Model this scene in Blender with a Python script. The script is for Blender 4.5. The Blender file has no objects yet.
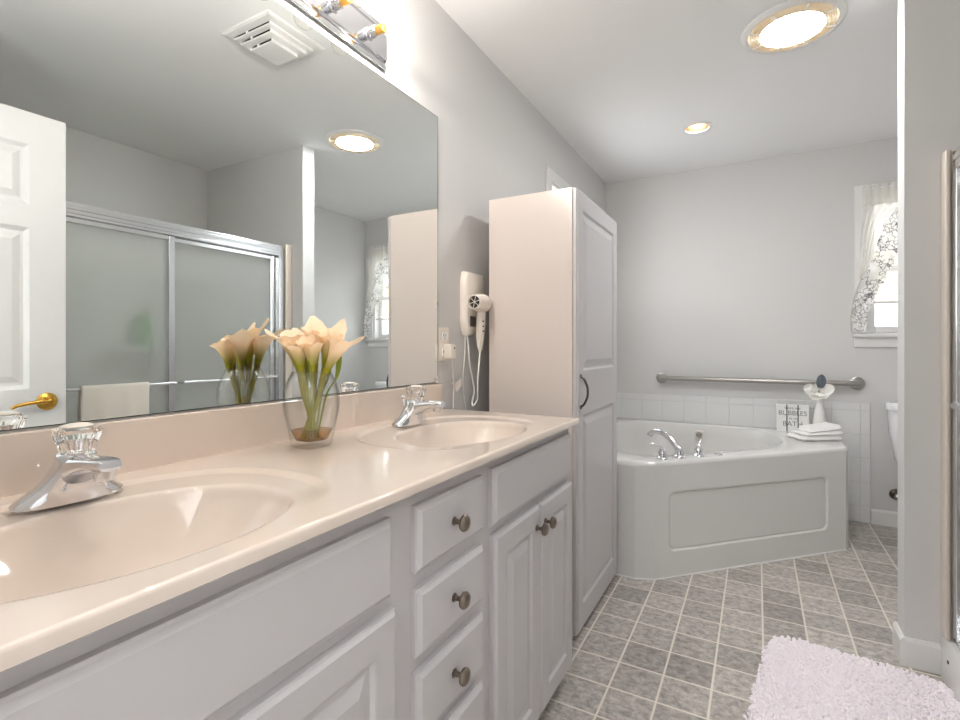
import bpy, bmesh, math, random
from mathutils import Vector, Matrix
random.seed(7)
S = bpy.context.scene
COL = S.collection
PI = math.pi
H = 2.44            # ceiling height
YF = 4.01           # far wall
XR = 2.54           # right wall of the bath end / back of the shower

# ------------------------------------------------------------------ camera
cam = bpy.data.cameras.new('camera')
cam.sensor_width = 36.0
cam.lens = 501.19 / 960 * 36.0
cam.shift_y = (346.5 - 360) / 960
cam.clip_start = 0.02
cam_o = bpy.data.objects.new('camera', cam)
cam_o.location = (1.0674, 0.0, 1.1301)
cam_o.rotation_euler = (PI / 2, 0, 0.5056)
COL.objects.link(cam_o)
S.camera = cam_o

# ------------------------------------------------------------------ world, exposure
S.view_settings.view_transform = 'Standard'
S.view_settings.look = 'None'
S.view_settings.gamma = 1.0
S.view_settings.use_curve_mapping = False
S.view_settings.exposure = 1.93
w = bpy.data.worlds.new('daylight')
S.world = w
w.use_nodes = True
wb = w.node_tree.nodes['Background']
wb.inputs[0].default_value = (0.96, 0.985, 1.0, 1)
wb.inputs[1].default_value = 1.5
S.cycles.use_denoising = True
S.cycles.max_bounces = 14
S.cycles.diffuse_bounces = 8
S.cycles.glossy_bounces = 8
S.cycles.transmission_bounces = 10
S.cycles.transparent_max_bounces = 24
S.cycles.sample_clamp_indirect = 6.0
S.cycles.caustics_reflective = False
S.cycles.caustics_refractive = True
S.cycles.blur_glossy = 0.2
P_BULB, P_DISC, P_CAN, P_FILL = 400.0, 27.0, 20.0, 6.0       # emission strengths of the room's lamps and of the added fill


def portal(name, loc, rot, sx, sy):
    l = bpy.data.lights.new(name, 'AREA')
    l.shape = 'RECTANGLE'
    l.size, l.size_y = sx, sy
    l.cycles.is_portal = True
    o = bpy.data.objects.new(name, l)
    o.location = loc
    o.rotation_euler = rot
    COL.objects.link(o)


portal('daylight_portal_far', (2.05, YF + .13, 1.68), (-PI / 2, 0, 0), .80, .96)
portal('daylight_portal_left', (-.13, 3.15, 1.68), (0, -PI / 2, 0), .96, .80)


# ------------------------------------------------------------------ materials
def srgb(c):
    return tuple((x / 12.92 if x <= .04045 else ((x + .055) / 1.055) ** 2.4) for x in (v / 255 for v in c)) + (1,)


def mat(name, rgb, rough=.5, metal=0., noise=0., nscale=30., bump=0., bscale=200., **kw):
    m = bpy.data.materials.new(name)
    m.use_nodes = True
    nt = m.node_tree
    b = nt.nodes['Principled BSDF']
    col = srgb(rgb)
    b.inputs['Base Color'].default_value = col
    b.inputs['Roughness'].default_value = rough
    b.inputs['Metallic'].default_value = metal
    for k, v in kw.items():
        b.inputs[k.replace('_', ' ')].default_value = v
    tc = nt.nodes.new('ShaderNodeTexCoord')
    if noise:
        n = nt.nodes.new('ShaderNodeTexNoise')
        n.inputs['Scale'].default_value = nscale
        n.inputs['Detail'].default_value = 5
        nt.links.new(tc.outputs['Object'], n.inputs['Vector'])
        mx = nt.nodes.new('ShaderNodeMix')
        mx.data_type = 'RGBA'
        mx.inputs[6].default_value = tuple(c * (1 - noise) for c in col[:3]) + (1,)
        mx.inputs[7].default_value = tuple(min(1, c * (1 + noise)) for c in col[:3]) + (1,)
        nt.links.new(n.outputs['Fac'], mx.inputs[0])
        nt.links.new(mx.outputs[2], b.inputs['Base Color'])
    if bump:
        n2 = nt.nodes.new('ShaderNodeTexNoise')
        n2.inputs['Scale'].default_value = bscale
        nt.links.new(tc.outputs['Object'], n2.inputs['Vector'])
        bp = nt.nodes.new('ShaderNodeBump')
        bp.inputs['Strength'].default_value = bump
        bp.inputs['Distance'].default_value = .002
        nt.links.new(n2.outputs['Fac'], bp.inputs['Height'])
        nt.links.new(bp.outputs['Normal'], b.inputs['Normal'])
    return m


def emit(name, rgb, strength):
    m = bpy.data.materials.new(name)
    m.use_nodes = True
    nt = m.node_tree
    nt.nodes.clear()
    e = nt.nodes.new('ShaderNodeEmission')
    e.inputs[0].default_value = rgb + (1,)
    e.inputs[1].default_value = strength
    o = nt.nodes.new('ShaderNodeOutputMaterial')
    nt.links.new(e.outputs[0], o.inputs[0])
    return m


def clear_glass(name, tint=(1, 1, 1), edge=.55, refl=.06):
    """thin clear glass: transparent, reflecting more towards grazing angles, a little darker at its rim"""
    m = bpy.data.materials.new(name)
    m.use_nodes = True
    nt = m.node_tree
    nt.nodes.clear()
    out = nt.nodes.new('ShaderNodeOutputMaterial')
    lw = nt.nodes.new('ShaderNodeLayerWeight')
    lw.inputs[0].default_value = .5
    pw = nt.nodes.new('ShaderNodeMath'); pw.operation = 'POWER'; pw.inputs[1].default_value = 4
    nt.links.new(lw.outputs['Facing'], pw.inputs[0])
    mixc = nt.nodes.new('ShaderNodeMix'); mixc.data_type = 'RGBA'
    mixc.inputs[6].default_value = tint + (1,)
    mixc.inputs[7].default_value = tuple(c * edge for c in tint) + (1,)
    nt.links.new(pw.outputs[0], mixc.inputs[0])
    tr = nt.nodes.new('ShaderNodeBsdfTransparent')
    nt.links.new(mixc.outputs[2], tr.inputs[0])
    gl = nt.nodes.new('ShaderNodeBsdfGlossy'); gl.inputs['Roughness'].default_value = .02
    fr = nt.nodes.new('ShaderNodeMath'); fr.operation = 'MULTIPLY_ADD'
    fr.inputs[1].default_value = .5; fr.inputs[2].default_value = refl
    nt.links.new(pw.outputs[0], fr.inputs[0])
    ms = nt.nodes.new('ShaderNodeMixShader')
    nt.links.new(fr.outputs[0], ms.inputs[0])
    nt.links.new(tr.outputs[0], ms.inputs[1])
    nt.links.new(gl.outputs[0], ms.inputs[2])
    nt.links.new(ms.outputs[0], out.inputs[0])
    return m


def grid_mat(name, c1, c2, grout, bw, bh, ox, oy, mortar, rough, bump=.3, noise=.30, nscale=34.):
    """square tiles laid in x/y with a lighter grout, each tile with its own mottled tone"""
    m = bpy.data.materials.new(name)
    m.use_nodes = True
    nt = m.node_tree
    b = nt.nodes['Principled BSDF']
    b.inputs['Roughness'].default_value = rough
    tc = nt.nodes.new('ShaderNodeTexCoord')
    mp = nt.nodes.new('ShaderNodeMapping')
    mp.inputs['Location'].default_value = (ox, oy, 0)
    nt.links.new(tc.outputs['Object'], mp.inputs['Vector'])
    br = nt.nodes.new('ShaderNodeTexBrick')
    br.offset = 0; br.squash = 1
    br.inputs['Color1'].default_value = srgb(c1)
    br.inputs['Color2'].default_value = srgb(c2)
    br.inputs['Mortar'].default_value = srgb(grout)
    br.inputs['Scale'].default_value = 1
    br.inputs['Mortar Size'].default_value = mortar
    br.inputs['Mortar Smooth'].default_value = .3
    br.inputs['Brick Width'].default_value = bw
    br.inputs['Row Height'].default_value = bh
    nt.links.new(mp.outputs[0], br.inputs['Vector'])
    n = nt.nodes.new('ShaderNodeTexNoise')
    n.inputs['Scale'].default_value = nscale
    n.inputs['Detail'].default_value = 9
    n.inputs['Roughness'].default_value = .72
    n.inputs['Distortion'].default_value = .35
    mp2 = nt.nodes.new('ShaderNodeMapping')
    mp2.inputs['Scale'].default_value = (1, 1.25, 1)
    nt.links.new(tc.outputs['Object'], mp2.inputs['Vector'])
    nt.links.new(mp2.outputs[0], n.inputs['Vector'])
    cr = nt.nodes.new('ShaderNodeValToRGB')
    cr.color_ramp.elements[0].position = .36
    cr.color_ramp.elements[0].color = (1 - noise * 1.7,) * 3 + (1,)
    cr.color_ramp.elements[1].position = .62
    cr.color_ramp.elements[1].color = (1 + noise * .35,) * 3 + (1,)
    nt.links.new(n.outputs['Fac'], cr.inputs[0])
    mul = nt.nodes.new('ShaderNodeMix'); mul.data_type = 'RGBA'; mul.blend_type = 'MULTIPLY'
    inv = nt.nodes.new('ShaderNodeMath'); inv.operation = 'SUBTRACT'; inv.inputs[0].default_value = 1
    nt.links.new(br.outputs['Fac'], inv.inputs[1])
    nt.links.new(inv.outputs[0], mul.inputs[0])
    nt.links.new(br.outputs['Color'], mul.inputs[6])
    nt.links.new(cr.outputs[0], mul.inputs[7])
    nt.links.new(mul.outputs[2], b.inputs['Base Color'])
    bp = nt.nodes.new('ShaderNodeBump')
    bp.inputs['Strength'].default_value = bump
    bp.inputs['Distance'].default_value = .002
    nt.links.new(inv.outputs[0], bp.inputs['Height'])
    nt.links.new(bp.outputs['Normal'], b.inputs['Normal'])
    return m


def frosted(name):
    m = bpy.data.materials.new(name)
    m.use_nodes = True
    nt = m.node_tree
    b = nt.nodes['Principled BSDF']
    b.inputs['Base Color'].default_value = (.93, .95, .95, 1)
    b.inputs['Transmission Weight'].default_value = 1
    b.inputs['Roughness'].default_value = .20
    b.inputs['IOR'].default_value = 1.25
    tc = nt.nodes.new('ShaderNodeTexCoord')
    v = nt.nodes.new('ShaderNodeTexNoise'); v.inputs['Scale'].default_value = 160
    nt.links.new(tc.outputs['Object'], v.inputs['Vector'])
    bp = nt.nodes.new('ShaderNodeBump'); bp.inputs['Strength'].default_value = .25
    bp.inputs['Distance'].default_value = .002
    nt.links.new(v.outputs['Fac'], bp.inputs['Height'])
    nt.links.new(bp.outputs['Normal'], b.inputs['Normal'])
    df = nt.nodes.new('ShaderNodeBsdfDiffuse'); df.inputs[0].default_value = (.85, .87, .87, 1)
    tl = nt.nodes.new('ShaderNodeBsdfTranslucent'); tl.inputs[0].default_value = (.9, .92, .92, 1)
    a = nt.nodes.new('ShaderNodeMixShader'); a.inputs[0].default_value = .5
    nt.links.new(df.outputs[0], a.inputs[1]); nt.links.new(tl.outputs[0], a.inputs[2])
    c = nt.nodes.new('ShaderNodeMixShader'); c.inputs[0].default_value = .30
    nt.links.new(b.outputs[0], c.inputs[1]); nt.links.new(a.outputs[0], c.inputs[2])
    nt.links.new(c.outputs[0], nt.nodes['Material Output'].inputs[0])
    return m


def cloth_sheer(name, rgb, trans, lines=False):
    """thin curtain cloth, partly see-through; 'lines' prints a sketchy flower outline on it"""
    m = bpy.data.materials.new(name)
    m.use_nodes = True
    nt = m.node_tree
    nt.nodes.clear()
    out = nt.nodes.new('ShaderNodeOutputMaterial')
    df = nt.nodes.new('ShaderNodeBsdfDiffuse'); df.inputs[0].default_value = srgb(rgb)
    tl = nt.nodes.new('ShaderNodeBsdfTranslucent'); tl.inputs[0].default_value = srgb(rgb)
    a = nt.nodes.new('ShaderNodeMixShader'); a.inputs[0].default_value = .45
    nt.links.new(df.outputs[0], a.inputs[1]); nt.links.new(tl.outputs[0], a.inputs[2])
    tp = nt.nodes.new('ShaderNodeBsdfTransparent')
    bmx = nt.nodes.new('ShaderNodeMixShader'); bmx.inputs[0].default_value = trans
    nt.links.new(a.outputs[0], bmx.inputs[1]); nt.links.new(tp.outputs[0], bmx.inputs[2])
    if lines:
        tc = nt.nodes.new('ShaderNodeTexCoord')
        nz = nt.nodes.new('ShaderNodeTexNoise'); nz.inputs['Scale'].default_value = 26; nz.inputs['Detail'].default_value = 3
        nt.links.new(tc.outputs['Object'], nz.inputs['Vector'])
        sc = nt.nodes.new('ShaderNodeVectorMath'); sc.operation = 'SCALE'; sc.inputs[3].default_value = .05
        nt.links.new(nz.outputs['Color'], sc.inputs[0])
        ad = nt.nodes.new('ShaderNodeVectorMath'); ad.operation = 'ADD'
        nt.links.new(tc.outputs['Object'], ad.inputs[0]); nt.links.new(sc.outputs[0], ad.inputs[1])
        vo = nt.nodes.new('ShaderNodeTexVoronoi'); vo.feature = 'DISTANCE_TO_EDGE'; vo.inputs['Scale'].default_value = 34
        nt.links.new(ad.outputs[0], vo.inputs['Vector'])
        lt = nt.nodes.new('ShaderNodeMath'); lt.operation = 'LESS_THAN'; lt.inputs[1].default_value = .05
        nt.links.new(vo.outputs['Distance'], lt.inputs[0])
        n2 = nt.nodes.new('ShaderNodeTexNoise'); n2.inputs['Scale'].default_value = 14
        nt.links.new(tc.outputs['Object'], n2.inputs['Vector'])
        gt = nt.nodes.new('ShaderNodeMath'); gt.operation = 'GREATER_THAN'; gt.inputs[1].default_value = .44
        nt.links.new(n2.outputs['Fac'], gt.inputs[0])
        mu = nt.nodes.new('ShaderNodeMath'); mu.operation = 'MULTIPLY'
        nt.links.new(lt.outputs[0], mu.inputs[0]); nt.links.new(gt.outputs[0], mu.inputs[1])
        ink = nt.nodes.new('ShaderNodeBsdfDiffuse'); ink.inputs[0].default_value = srgb((140, 138, 140))
        c = nt.nodes.new('ShaderNodeMixShader')
        nt.links.new(mu.outputs[0], c.inputs[0]); nt.links.new(bmx.outputs[0], c.inputs[1]); nt.links.new(ink.outputs[0], c.inputs[2])
        nt.links.new(c.outputs[0], out.inputs[0])
    else:
        nt.links.new(bmx.outputs[0], out.inputs[0])
    return m


def petal_mat(name, base, tip, z0, z1, sss=.1):
    """petal or stem whose own colour runs from base to tip along its height"""
    m = bpy.data.materials.new(name)
    m.use_nodes = True
    nt = m.node_tree
    b = nt.nodes['Principled BSDF']
    b.inputs['Roughness'].default_value = .5
    tc = nt.nodes.new('ShaderNodeTexCoord')
    sp = nt.nodes.new('ShaderNodeSeparateXYZ')
    nt.links.new(tc.outputs['Generated'], sp.inputs[0])
    cr = nt.nodes.new('ShaderNodeValToRGB')
    cr.color_ramp.elements[0].position = z0; cr.color_ramp.elements[0].color = srgb(base)
    cr.color_ramp.elements[1].position = z1; cr.color_ramp.elements[1].color = srgb(tip)
    nt.links.new(sp.outputs[2], cr.inputs[0])
    nt.links.new(cr.outputs[0], b.inputs['Base Color'])
    tl = nt.nodes.new('ShaderNodeBsdfTranslucent')
    nt.links.new(cr.outputs[0], tl.inputs[0])
    ms = nt.nodes.new('ShaderNodeMixShader'); ms.inputs[0].default_value = .3
    nt.links.new(b.outputs[0], ms.inputs[1]); nt.links.new(tl.outputs[0], ms.inputs[2])
    nt.links.new(ms.outputs[0], nt.nodes['Material Output'].inputs[0])
    return m


M = dict(
    wall=mat('wall_paint', (212, 211, 210), .6, noise=.012, nscale=3, bump=.12, bscale=260),
    ceil=mat('ceiling_paint', (236, 236, 236), .8, noise=.012, nscale=3, bump=.15, bscale=180),
    trim=mat('white_trim_paint', (228, 227, 226), .35, noise=.01),
    floor=grid_mat('stone_look_vinyl_tile', (168, 161, 155), (204, 197, 190), (226, 218, 207), .1505, .149, -.484 + 10 * .1505, -1.664 + 20 * .149, .0042, .38),
    tile=mat('white_ceramic_tile', (226, 226, 226), .12, noise=.02, nscale=2),
    grout=mat('tile_grout', (202, 200, 196), .8, noise=.03),
    cab=mat('white_thermofoil', (194, 190, 191), .33, noise=.01, nscale=4),
    cabside=mat('glossy_white_laminate', (214, 203, 196), .22, noise=.01, nscale=2),
    dark=mat('dark_recess', (60, 52, 48), .8, noise=.1),
    marble=mat('cultured_marble', (218, 204, 192), .055, noise=.035, nscale=7, Coat_Weight=.4, Coat_Roughness=.04),
    mirror=mat('silvered_mirror', (243, 247, 246), .0, 1.0, noise=.001),
    medge=mat('mirror_edge', (70, 66, 62), .4, .4, noise=.1),
    chrome=mat('polished_chrome', (225, 226, 230), .07, 1.0, noise=.02),
    steel=mat('brushed_stainless_steel', (176, 172, 168), .3, 1.0, noise=.08, nscale=60),
    alum=mat('bright_aluminium', (225, 226, 228), .22, 1.0, noise=.04, nscale=50),
    pewter=mat('antique_pewter', (140, 128, 118), .32, 1.0, noise=.2, nscale=120),
    bronze=mat('dark_bronze', (92, 84, 78), .35, .9, noise=.15, nscale=60),
    brass=mat('polished_brass', (226, 178, 84), .13, 1.0, noise=.05),
    brassdull=mat('lamp_base_brass', (214, 164, 84), .3, 1.0, noise=.05),
    acryl=mat('clear_acrylic', (255, 252, 250), .03, Transmission_Weight=1.0, IOR=1.35, noise=.001),
    plastic=mat('ivory_plastic', (234, 226, 216), .35, noise=.01),
    white=mat('white_plastic', (238, 237, 236), .3, noise=.01),
    black=mat('black_plastic', (30, 26, 26), .4, noise=.1),
    tub=mat('white_acrylic_tub', (219, 218, 216), .12, noise=.01, nscale=3, Coat_Weight=.3),
    porcelain=mat('toilet_porcelain', (240, 241, 243), .1, noise=.005),
    ceramic=mat('white_ceramic', (240, 239, 237), .3, noise=.01),
    rug=mat('pink_chenille', (246, 238, 243), .95, noise=.05, nscale=40, Sheen_Weight=.3),
    towel=mat('cream_terry', (232, 226, 216), .95, noise=.03, nscale=60, bump=.6, bscale=500),
    towelw=mat('white_terry', (242, 241, 240), .95, noise=.03, nscale=60, bump=.6, bscale=500),
    frost=frosted('obscure_shower_glass'),
    glass=clear_glass('window_glass', (1, 1, 1), .8, .03),
    bulb=clear_glass('lamp_globe_glass', (1, .99, .97), .75, .04),
    vase=clear_glass('vase_glass', (.985, .99, .985), .55, .06),
    water=clear_glass('stained_vase_water', (.82, .64, .42), .8, .05),
    sheer=cloth_sheer('sheer_curtain_cloth', (244, 242, 238), .34),
    print_=cloth_sheer('flower_print_cloth', (244, 243, 242), .06, True),
    blind=cloth_sheer('white_blind_slat', (246, 245, 242), .0),
    calla=petal_mat('calla_petal', (170, 168, 30), (254, 230, 198), .12, .60),
    stem=mat('calla_stem', (152, 146, 46), .4, noise=.15, nscale=60),
    leafg=mat('calla_bud_leaf', (128, 140, 30), .4, noise=.15, nscale=60),
    petalw=mat('silk_petal', (246, 244, 240), .7, noise=.03, nscale=80),
    leafd=mat('dark_slate_leaf', (98, 108, 116), .5, noise=.15, nscale=80),
    signw=mat('whitewashed_board', (232, 232, 230), .6, noise=.06, nscale=60),
    ink=mat('printed_ink', (128, 128, 130), .6, noise=.05),
    surround=mat('shower_surround_fiberglass', (236, 235, 230), .25, noise=.01, nscale=3),
    flange=mat('ivory_fiberglass_flange', (228, 216, 204), .3, noise=.01),
    shampoo=mat('green_bottle_plastic', (70, 168, 66), .3, noise=.05),
    baffle=mat('bronze_can_baffle', (92, 52, 24), .45, .3, noise=.08, nscale=60),
    lens=emit('ceiling_lens_glow', (.98, 1.0, 1.0), P_DISC),
    filllamp=emit('added_fill_glow', (.96, .99, 1.0), P_FILL),  # glow of the fill lamp added behind the camera
    canlamp=emit('can_lamp_glow', (1.0, .90, .76), P_CAN),
    filament=emit('filament_glow', (1.0, .955, .90), P_BULB),
    reflglow=emit('reflector_glow', (1.0, .86, .62), .30),  # emission put in for bulb light falling inside the fixture
    louver=mat('ivory_louver', (238, 224, 200), .4, noise=.02),
    tag=mat('paper_tag', (244, 236, 232), .8, noise=.05, nscale=90),
    siding=mat('yellow_siding', (244, 226, 180), .8, noise=.04, nscale=3),
    shingle=mat('grey_shingles', (150, 146, 142), .9, noise=.2, nscale=8),
    pale_ground=mat('pale_bounce', (205, 204, 200), .95, noise=.08, nscale=4),
)


# ------------------------------------------------------------------ mesh builder
def wloc(o):
    v = Vector((0, 0, 0))
    while o is not None:
        v += o.location
        o = o.parent
    return v


class MB:
    def __init__(self):
        self.bm = bmesh.new()

    def poly(self, pts):
        vs = [self.bm.verts.new(p) for p in pts]
        try:
            return self.bm.faces.new(vs)
        except ValueError:
            return None

    def box(self, x0, x1, y0, y1, z0, z1, bev=0., seg=2):
        r = bmesh.ops.create_cube(self.bm, size=1.0)
        vs = r['verts']
        for v in vs:
            v.co = Vector(((x0 + x1) / 2 + v.co.x * (x1 - x0), (y0 + y1) / 2 + v.co.y * (y1 - y0), (z0 + z1) / 2 + v.co.z * (z1 - z0)))
        if bev:
            es = {e for v in vs for e in v.link_edges}
            bmesh.ops.bevel(self.bm, geom=list(es), offset=bev, segments=seg, affect='EDGES', profile=.5)
        return self

    def loops(self, rings, cap0=True, cap1=True, close=True):
        """bridge rings of equal point count; optionally cap the ends"""
        R = [[self.bm.verts.new(p) for p in r] for r in rings]
        n = len(R[0])
        for a, b in zip(R[:-1], R[1:]):
            for i in range(n if close else n - 1):
                j = (i + 1) % n
                try:
                    self.bm.faces.new((a[i], a[j], b[j], b[i]))
                except ValueError:
                    pass
        if cap0:
            self.bm.faces.new(R[0][::-1])
        if cap1:
            self.bm.faces.new(R[-1])
        return R

    def lathe(self, prof, c=(0, 0, 0), axis='z', n=32, cap0=True, cap1=True):
        rings = []
        c = Vector(c)
        for (r, h) in prof:
            ring = []
            for i in range(n):
                a = 2 * PI * i / n
                u, v = r * math.cos(a), r * math.sin(a)
                ring.append(c + Vector({'z': (u, v, h), 'x': (h, u, v), 'y': (v, h, u)}[axis]))
            rings.append(ring)
        self.loops(rings, cap0, cap1)
        return self

    def tube(self, pts, r, n=10, cap=True, flat=1.0):
        pts = [Vector(p) for p in pts]
        if not isinstance(r, (list, tuple)):
            r = [r] * len(pts)
        rings = []
        up = None
        for i, p in enumerate(pts):
            t = (pts[min(i + 1, len(pts) - 1)] - pts[max(i - 1, 0)]).normalized()
            if up is None:
                up = Vector((0, 0, 1)) if abs(t.z) < .9 else Vector((1, 0, 0))
            s = t.cross(up)
            if s.length < 1e-6:
                s = t.orthogonal()
            s.normalize()
            up = s.cross(t).normalized()
            rings.append([p + (s * math.cos(2 * PI * k / n) + up * math.sin(2 * PI * k / n) * flat) * r[i] for k in range(n)])
        self.loops(rings, cap, cap)
        return self

    def sphere(self, c, r, sx=1, sy=1, sz=1, n=20):
        res = bmesh.ops.create_uvsphere(self.bm, u_segments=n, v_segments=max(8, n // 2), radius=r)
        for v in res['verts']:
            v.co = Vector((c[0] + v.co.x * sx, c[1] + v.co.y * sy, c[2] + v.co.z * sz))
        return self

    def xf(self, mtx):
        bmesh.ops.transform(self.bm, matrix=mtx, verts=self.bm.verts)
        return self

    def build(self, name, m, parent=None, smooth=None, loc=None, recalc=True):
        bm = self.bm
        if recalc:
            bmesh.ops.recalc_face_normals(bm, faces=bm.faces)
        base = wloc(parent) if parent is not None else Vector(loc or (0, 0, 0))
        if base.length:
            bmesh.ops.translate(bm, vec=-base, verts=bm.verts)
        me = bpy.data.meshes.new(name)
        bm.to_mesh(me)
        bm.free()
        o = bpy.data.objects.new(name, me)
        if isinstance(m, (list, tuple)):
            for k in m:
                me.materials.append(M[k])
        else:
            me.materials.append(M[m])
        if parent is not None:
            o.parent = parent
        elif loc:
            o.location = loc
        COL.objects.link(o)
        if smooth:
            for p in me.polygons:
                p.use_smooth = True
            try:
                me.set_sharp_from_angle(angle=math.radians(smooth))
            except Exception:
                pass
        return o


def thing(name, label, cat, loc, group=None):
    o = bpy.data.objects.new(name, None)
    o.empty_display_size = .05
    o.location = loc
    COL.objects.link(o)
    o['label'] = label
    o['category'] = cat
    if group:
        o['group'] = group
    return o


def tag(o, label, cat, group=None):
    o['label'] = label
    o['category'] = cat
    if group:
        o['group'] = group
    return o


def structure(o):
    o['kind'] = 'structure'
    return o


def room(name, loc):
    o = bpy.data.objects.new(name, None)
    o.location = loc
    COL.objects.link(o)
    return structure(o)


def copy_tree(o, parent=None):
    c = o.copy()
    COL.objects.link(c)
    if parent is not None:
        c.parent = parent
    for ch in list(o.children):
        copy_tree(ch, c)
    return c


def catmull(pts, n=8):
    pts = [Vector(p) for p in pts]
    out = []
    for i in range(len(pts) - 1):
        p0, p1, p2, p3 = pts[max(i - 1, 0)], pts[i], pts[i + 1], pts[min(i + 2, len(pts) - 1)]
        for k in range(n):
            t = k / n
            out.append(.5 * ((2 * p1) + (-p0 + p2) * t + (2 * p0 - 5 * p1 + 4 * p2 - p3) * t * t + (-p0 + 3 * p1 - 3 * p2 + p3) * t ** 3))
    out.append(pts[-1])
    return out


def panel(mb, f, u0, u1, v0, v1, edge, holes=(), hole_prof=()):
    """slab front in local (u, v, d) mapped by f: 'edge' = [(inset, depth)...] from its back rim to its face,
    'holes' = rects in the face, each stepping through hole_prof [(inset, depth)...] to a capped field"""
    def rect(a0, a1, b0, b1, d):
        return [f(a0, b0, d), f(a1, b0, d), f(a1, b1, d), f(a0, b1, d)]
    rings = [rect(u0 + i, u1 - i, v0 + i, v1 - i, d) for i, d in edge]
    if not holes:
        mb.loops(rings, True, True)
        return
    mb.loops(rings, True, False)
    i, d = edge[-1]
    U = sorted({u0 + i, u1 - i} | {h[0] for h in holes} | {h[1] for h in holes})
    V = sorted({v0 + i, v1 - i} | {h[2] for h in holes} | {h[3] for h in holes})
    for a0, a1 in zip(U[:-1], U[1:]):
        for b0, b1 in zip(V[:-1], V[1:]):
            ca, cb = (a0 + a1) / 2, (b0 + b1) / 2
            if any(h[0] < ca < h[1] and h[2] < cb < h[3] for h in holes):
                continue
            mb.poly(rect(a0, a1, b0, b1, d))
    for h in holes:
        mb.loops([rect(h[0], h[1], h[2], h[3], d)] + [rect(h[0] + k, h[1] - k, h[2] + k, h[3] - k, d + e) for k, e in hole_prof], False, True)


# ================================================================== THE ROOM
T = .12


def wall_with_hole(name, plane, a0, a1, hole, m='wall'):
    """plane ('x', x_in, x_out) or ('y', ...): wall spanning a0..a1 with one rectangular opening (h0, h1, z0, z1)"""
    ax, p0, p1 = plane
    mb = MB()

    def bx(s0, s1, z0, z1):
        if s1 - s0 < 1e-4 or z1 - z0 < 1e-4:
            return
        if ax == 'x':
            mb.box(min(p0, p1), max(p0, p1), s0, s1, z0, z1)
        else:
            mb.box(s0, s1, min(p0, p1), max(p0, p1), z0, z1)
    if hole:
        h0, h1, z0, z1 = hole
        bx(a0, h0, 0, H); bx(h1, a1, 0, H); bx(h0, h1, 0, z0); bx(h0, h1, z1, H)
    else:
        bx(a0, a1, 0, H)
    return structure(mb.build(name, m))


structure(MB().box(-T, XR + T, -1.4, YF + T, -.1, 0).build('floor', 'floor'))
structure(MB().box(-T, XR + T, -.1, YF + T, H, H + .1).build('ceiling', 'ceil'))
WZ0, WZ1 = 1.21, 2.105            # window openings
wall_with_hole('wall_left', ('x', 0, -T), -.1, YF + T, (2.77, 3.53, WZ0, WZ1))
wall_with_hole('wall_far', ('y', YF, YF + T), 0, XR, (1.675, 2.425, WZ0, WZ1))
wall_with_hole('wall_right', ('x', XR, XR + T), .63, YF + T, None)
wall_with_hole('wall_near', ('y', .03, -.1), 0, 1.75, (.60, 1.445, 0.0, 2.04))
structure(MB().box(1.63, 1.75, .03, .75, 0, H).build('wall_right_entry', 'wall'))
structure(MB().box(1.75, XR, .63, .75, 0, H).build('wall_shower_near', 'wall'))
structure(MB().box(1.524, XR, 2.29, 2.385, 0, H).build('wall_partition', 'wall'))

# a short plain hall behind the doorway the photograph is taken from
structure(MB().box(.30, .42, -1.4, -.1, 0, H).build('wall_hall_left', 'wall'))
structure(MB().box(1.70, 1.82, -1.4, -.1, 0, H).build('wall_hall_right', 'wall'))
structure(MB().box(.30, 1.82, -1.5, -1.4, 0, H).build('wall_hall_end', 'wall'))

# baseboards
def base_profile(mb, f, s0, s1, h=.095, t=.013):
    ring = lambda s: [f(s, 0, 0), f(s, t, 0), f(s, t, h - .012), f(s, t * .45, h), f(s, 0, h)]
    mb.loops([ring(s0), ring(s1)], True, True)


mb = MB(); base_profile(mb, lambda s, d, z: (s, YF - d, z), 1.70, XR)
structure(mb.build('baseboard_far', 'trim'))
mb = MB()
base_profile(mb, lambda s, d, z: (s, 2.29 - d, z), 1.524, 1.62, .10)
base_profile(mb, lambda s, d, z: (1.524 - d, s, z), 2.277, 2.398, .10)
base_profile(mb, lambda s, d, z: (s, 2.385 + d, z), 1.524, XR, .10)
structure(mb.build('baseboard_partition', 'trim'))
mb = MB(); base_profile(mb, lambda s, d, z: (XR - d, s, z), 2.40, YF)
structure(mb.build('baseboard_right', 'trim'))
# door casing around the doorway behind the camera
mb = MB()
for a, b in ((.535, .60), (1.445, 1.51)):
    mb.box(a, b, .03, .046, 0, 2.105, .003)
mb.box(.60, 1.445, .03, .046, 2.04, 2.105, .003)
structure(mb.build('trim_doorway', 'trim'))

# ---- wall tile around the tub
def tiles(name, f, s_edges, z_edges):
    mb = MB()
    g = .0012
    mb.loops([[f(s_edges[0], z_edges[0], d), f(s_edges[-1], z_edges[0], d), f(s_edges[-1], z_edges[-1], d), f(s_edges[0], z_edges[-1], d)] for d in (0, .005)], True, True)
    for q in mb.bm.faces:
        q.material_index = 1
    for a0, a1 in zip(s_edges[:-1], s_edges[1:]):
        for b0, b1 in zip(z_edges[:-1], z_edges[1:]):
            n0 = len(mb.bm.faces)
            panel(mb, f, a0 + g, a1 - g, b0 + g, b1 - g, [(0, .004), (0, .0065), (.002, .008)])
    return structure(mb.build(name, ('tile', 'grout'), smooth=None))


xs = [0.002, .134] + [.285 + .1512 * k for k in range(10)] + [1.699]
zs = [0, .105, .261, .414, .566, .718, .768]
tiles('trim_tile_far', lambda s, z, d: (s, YF - d, z), xs, zs)
ys = [2.49 + .152 * k for k in range(11)]
ys = [y for y in ys if y < 3.9] + [YF - .009]
tiles('trim_tile_left', lambda s, z, d: (d, s, z), ys, zs)


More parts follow.
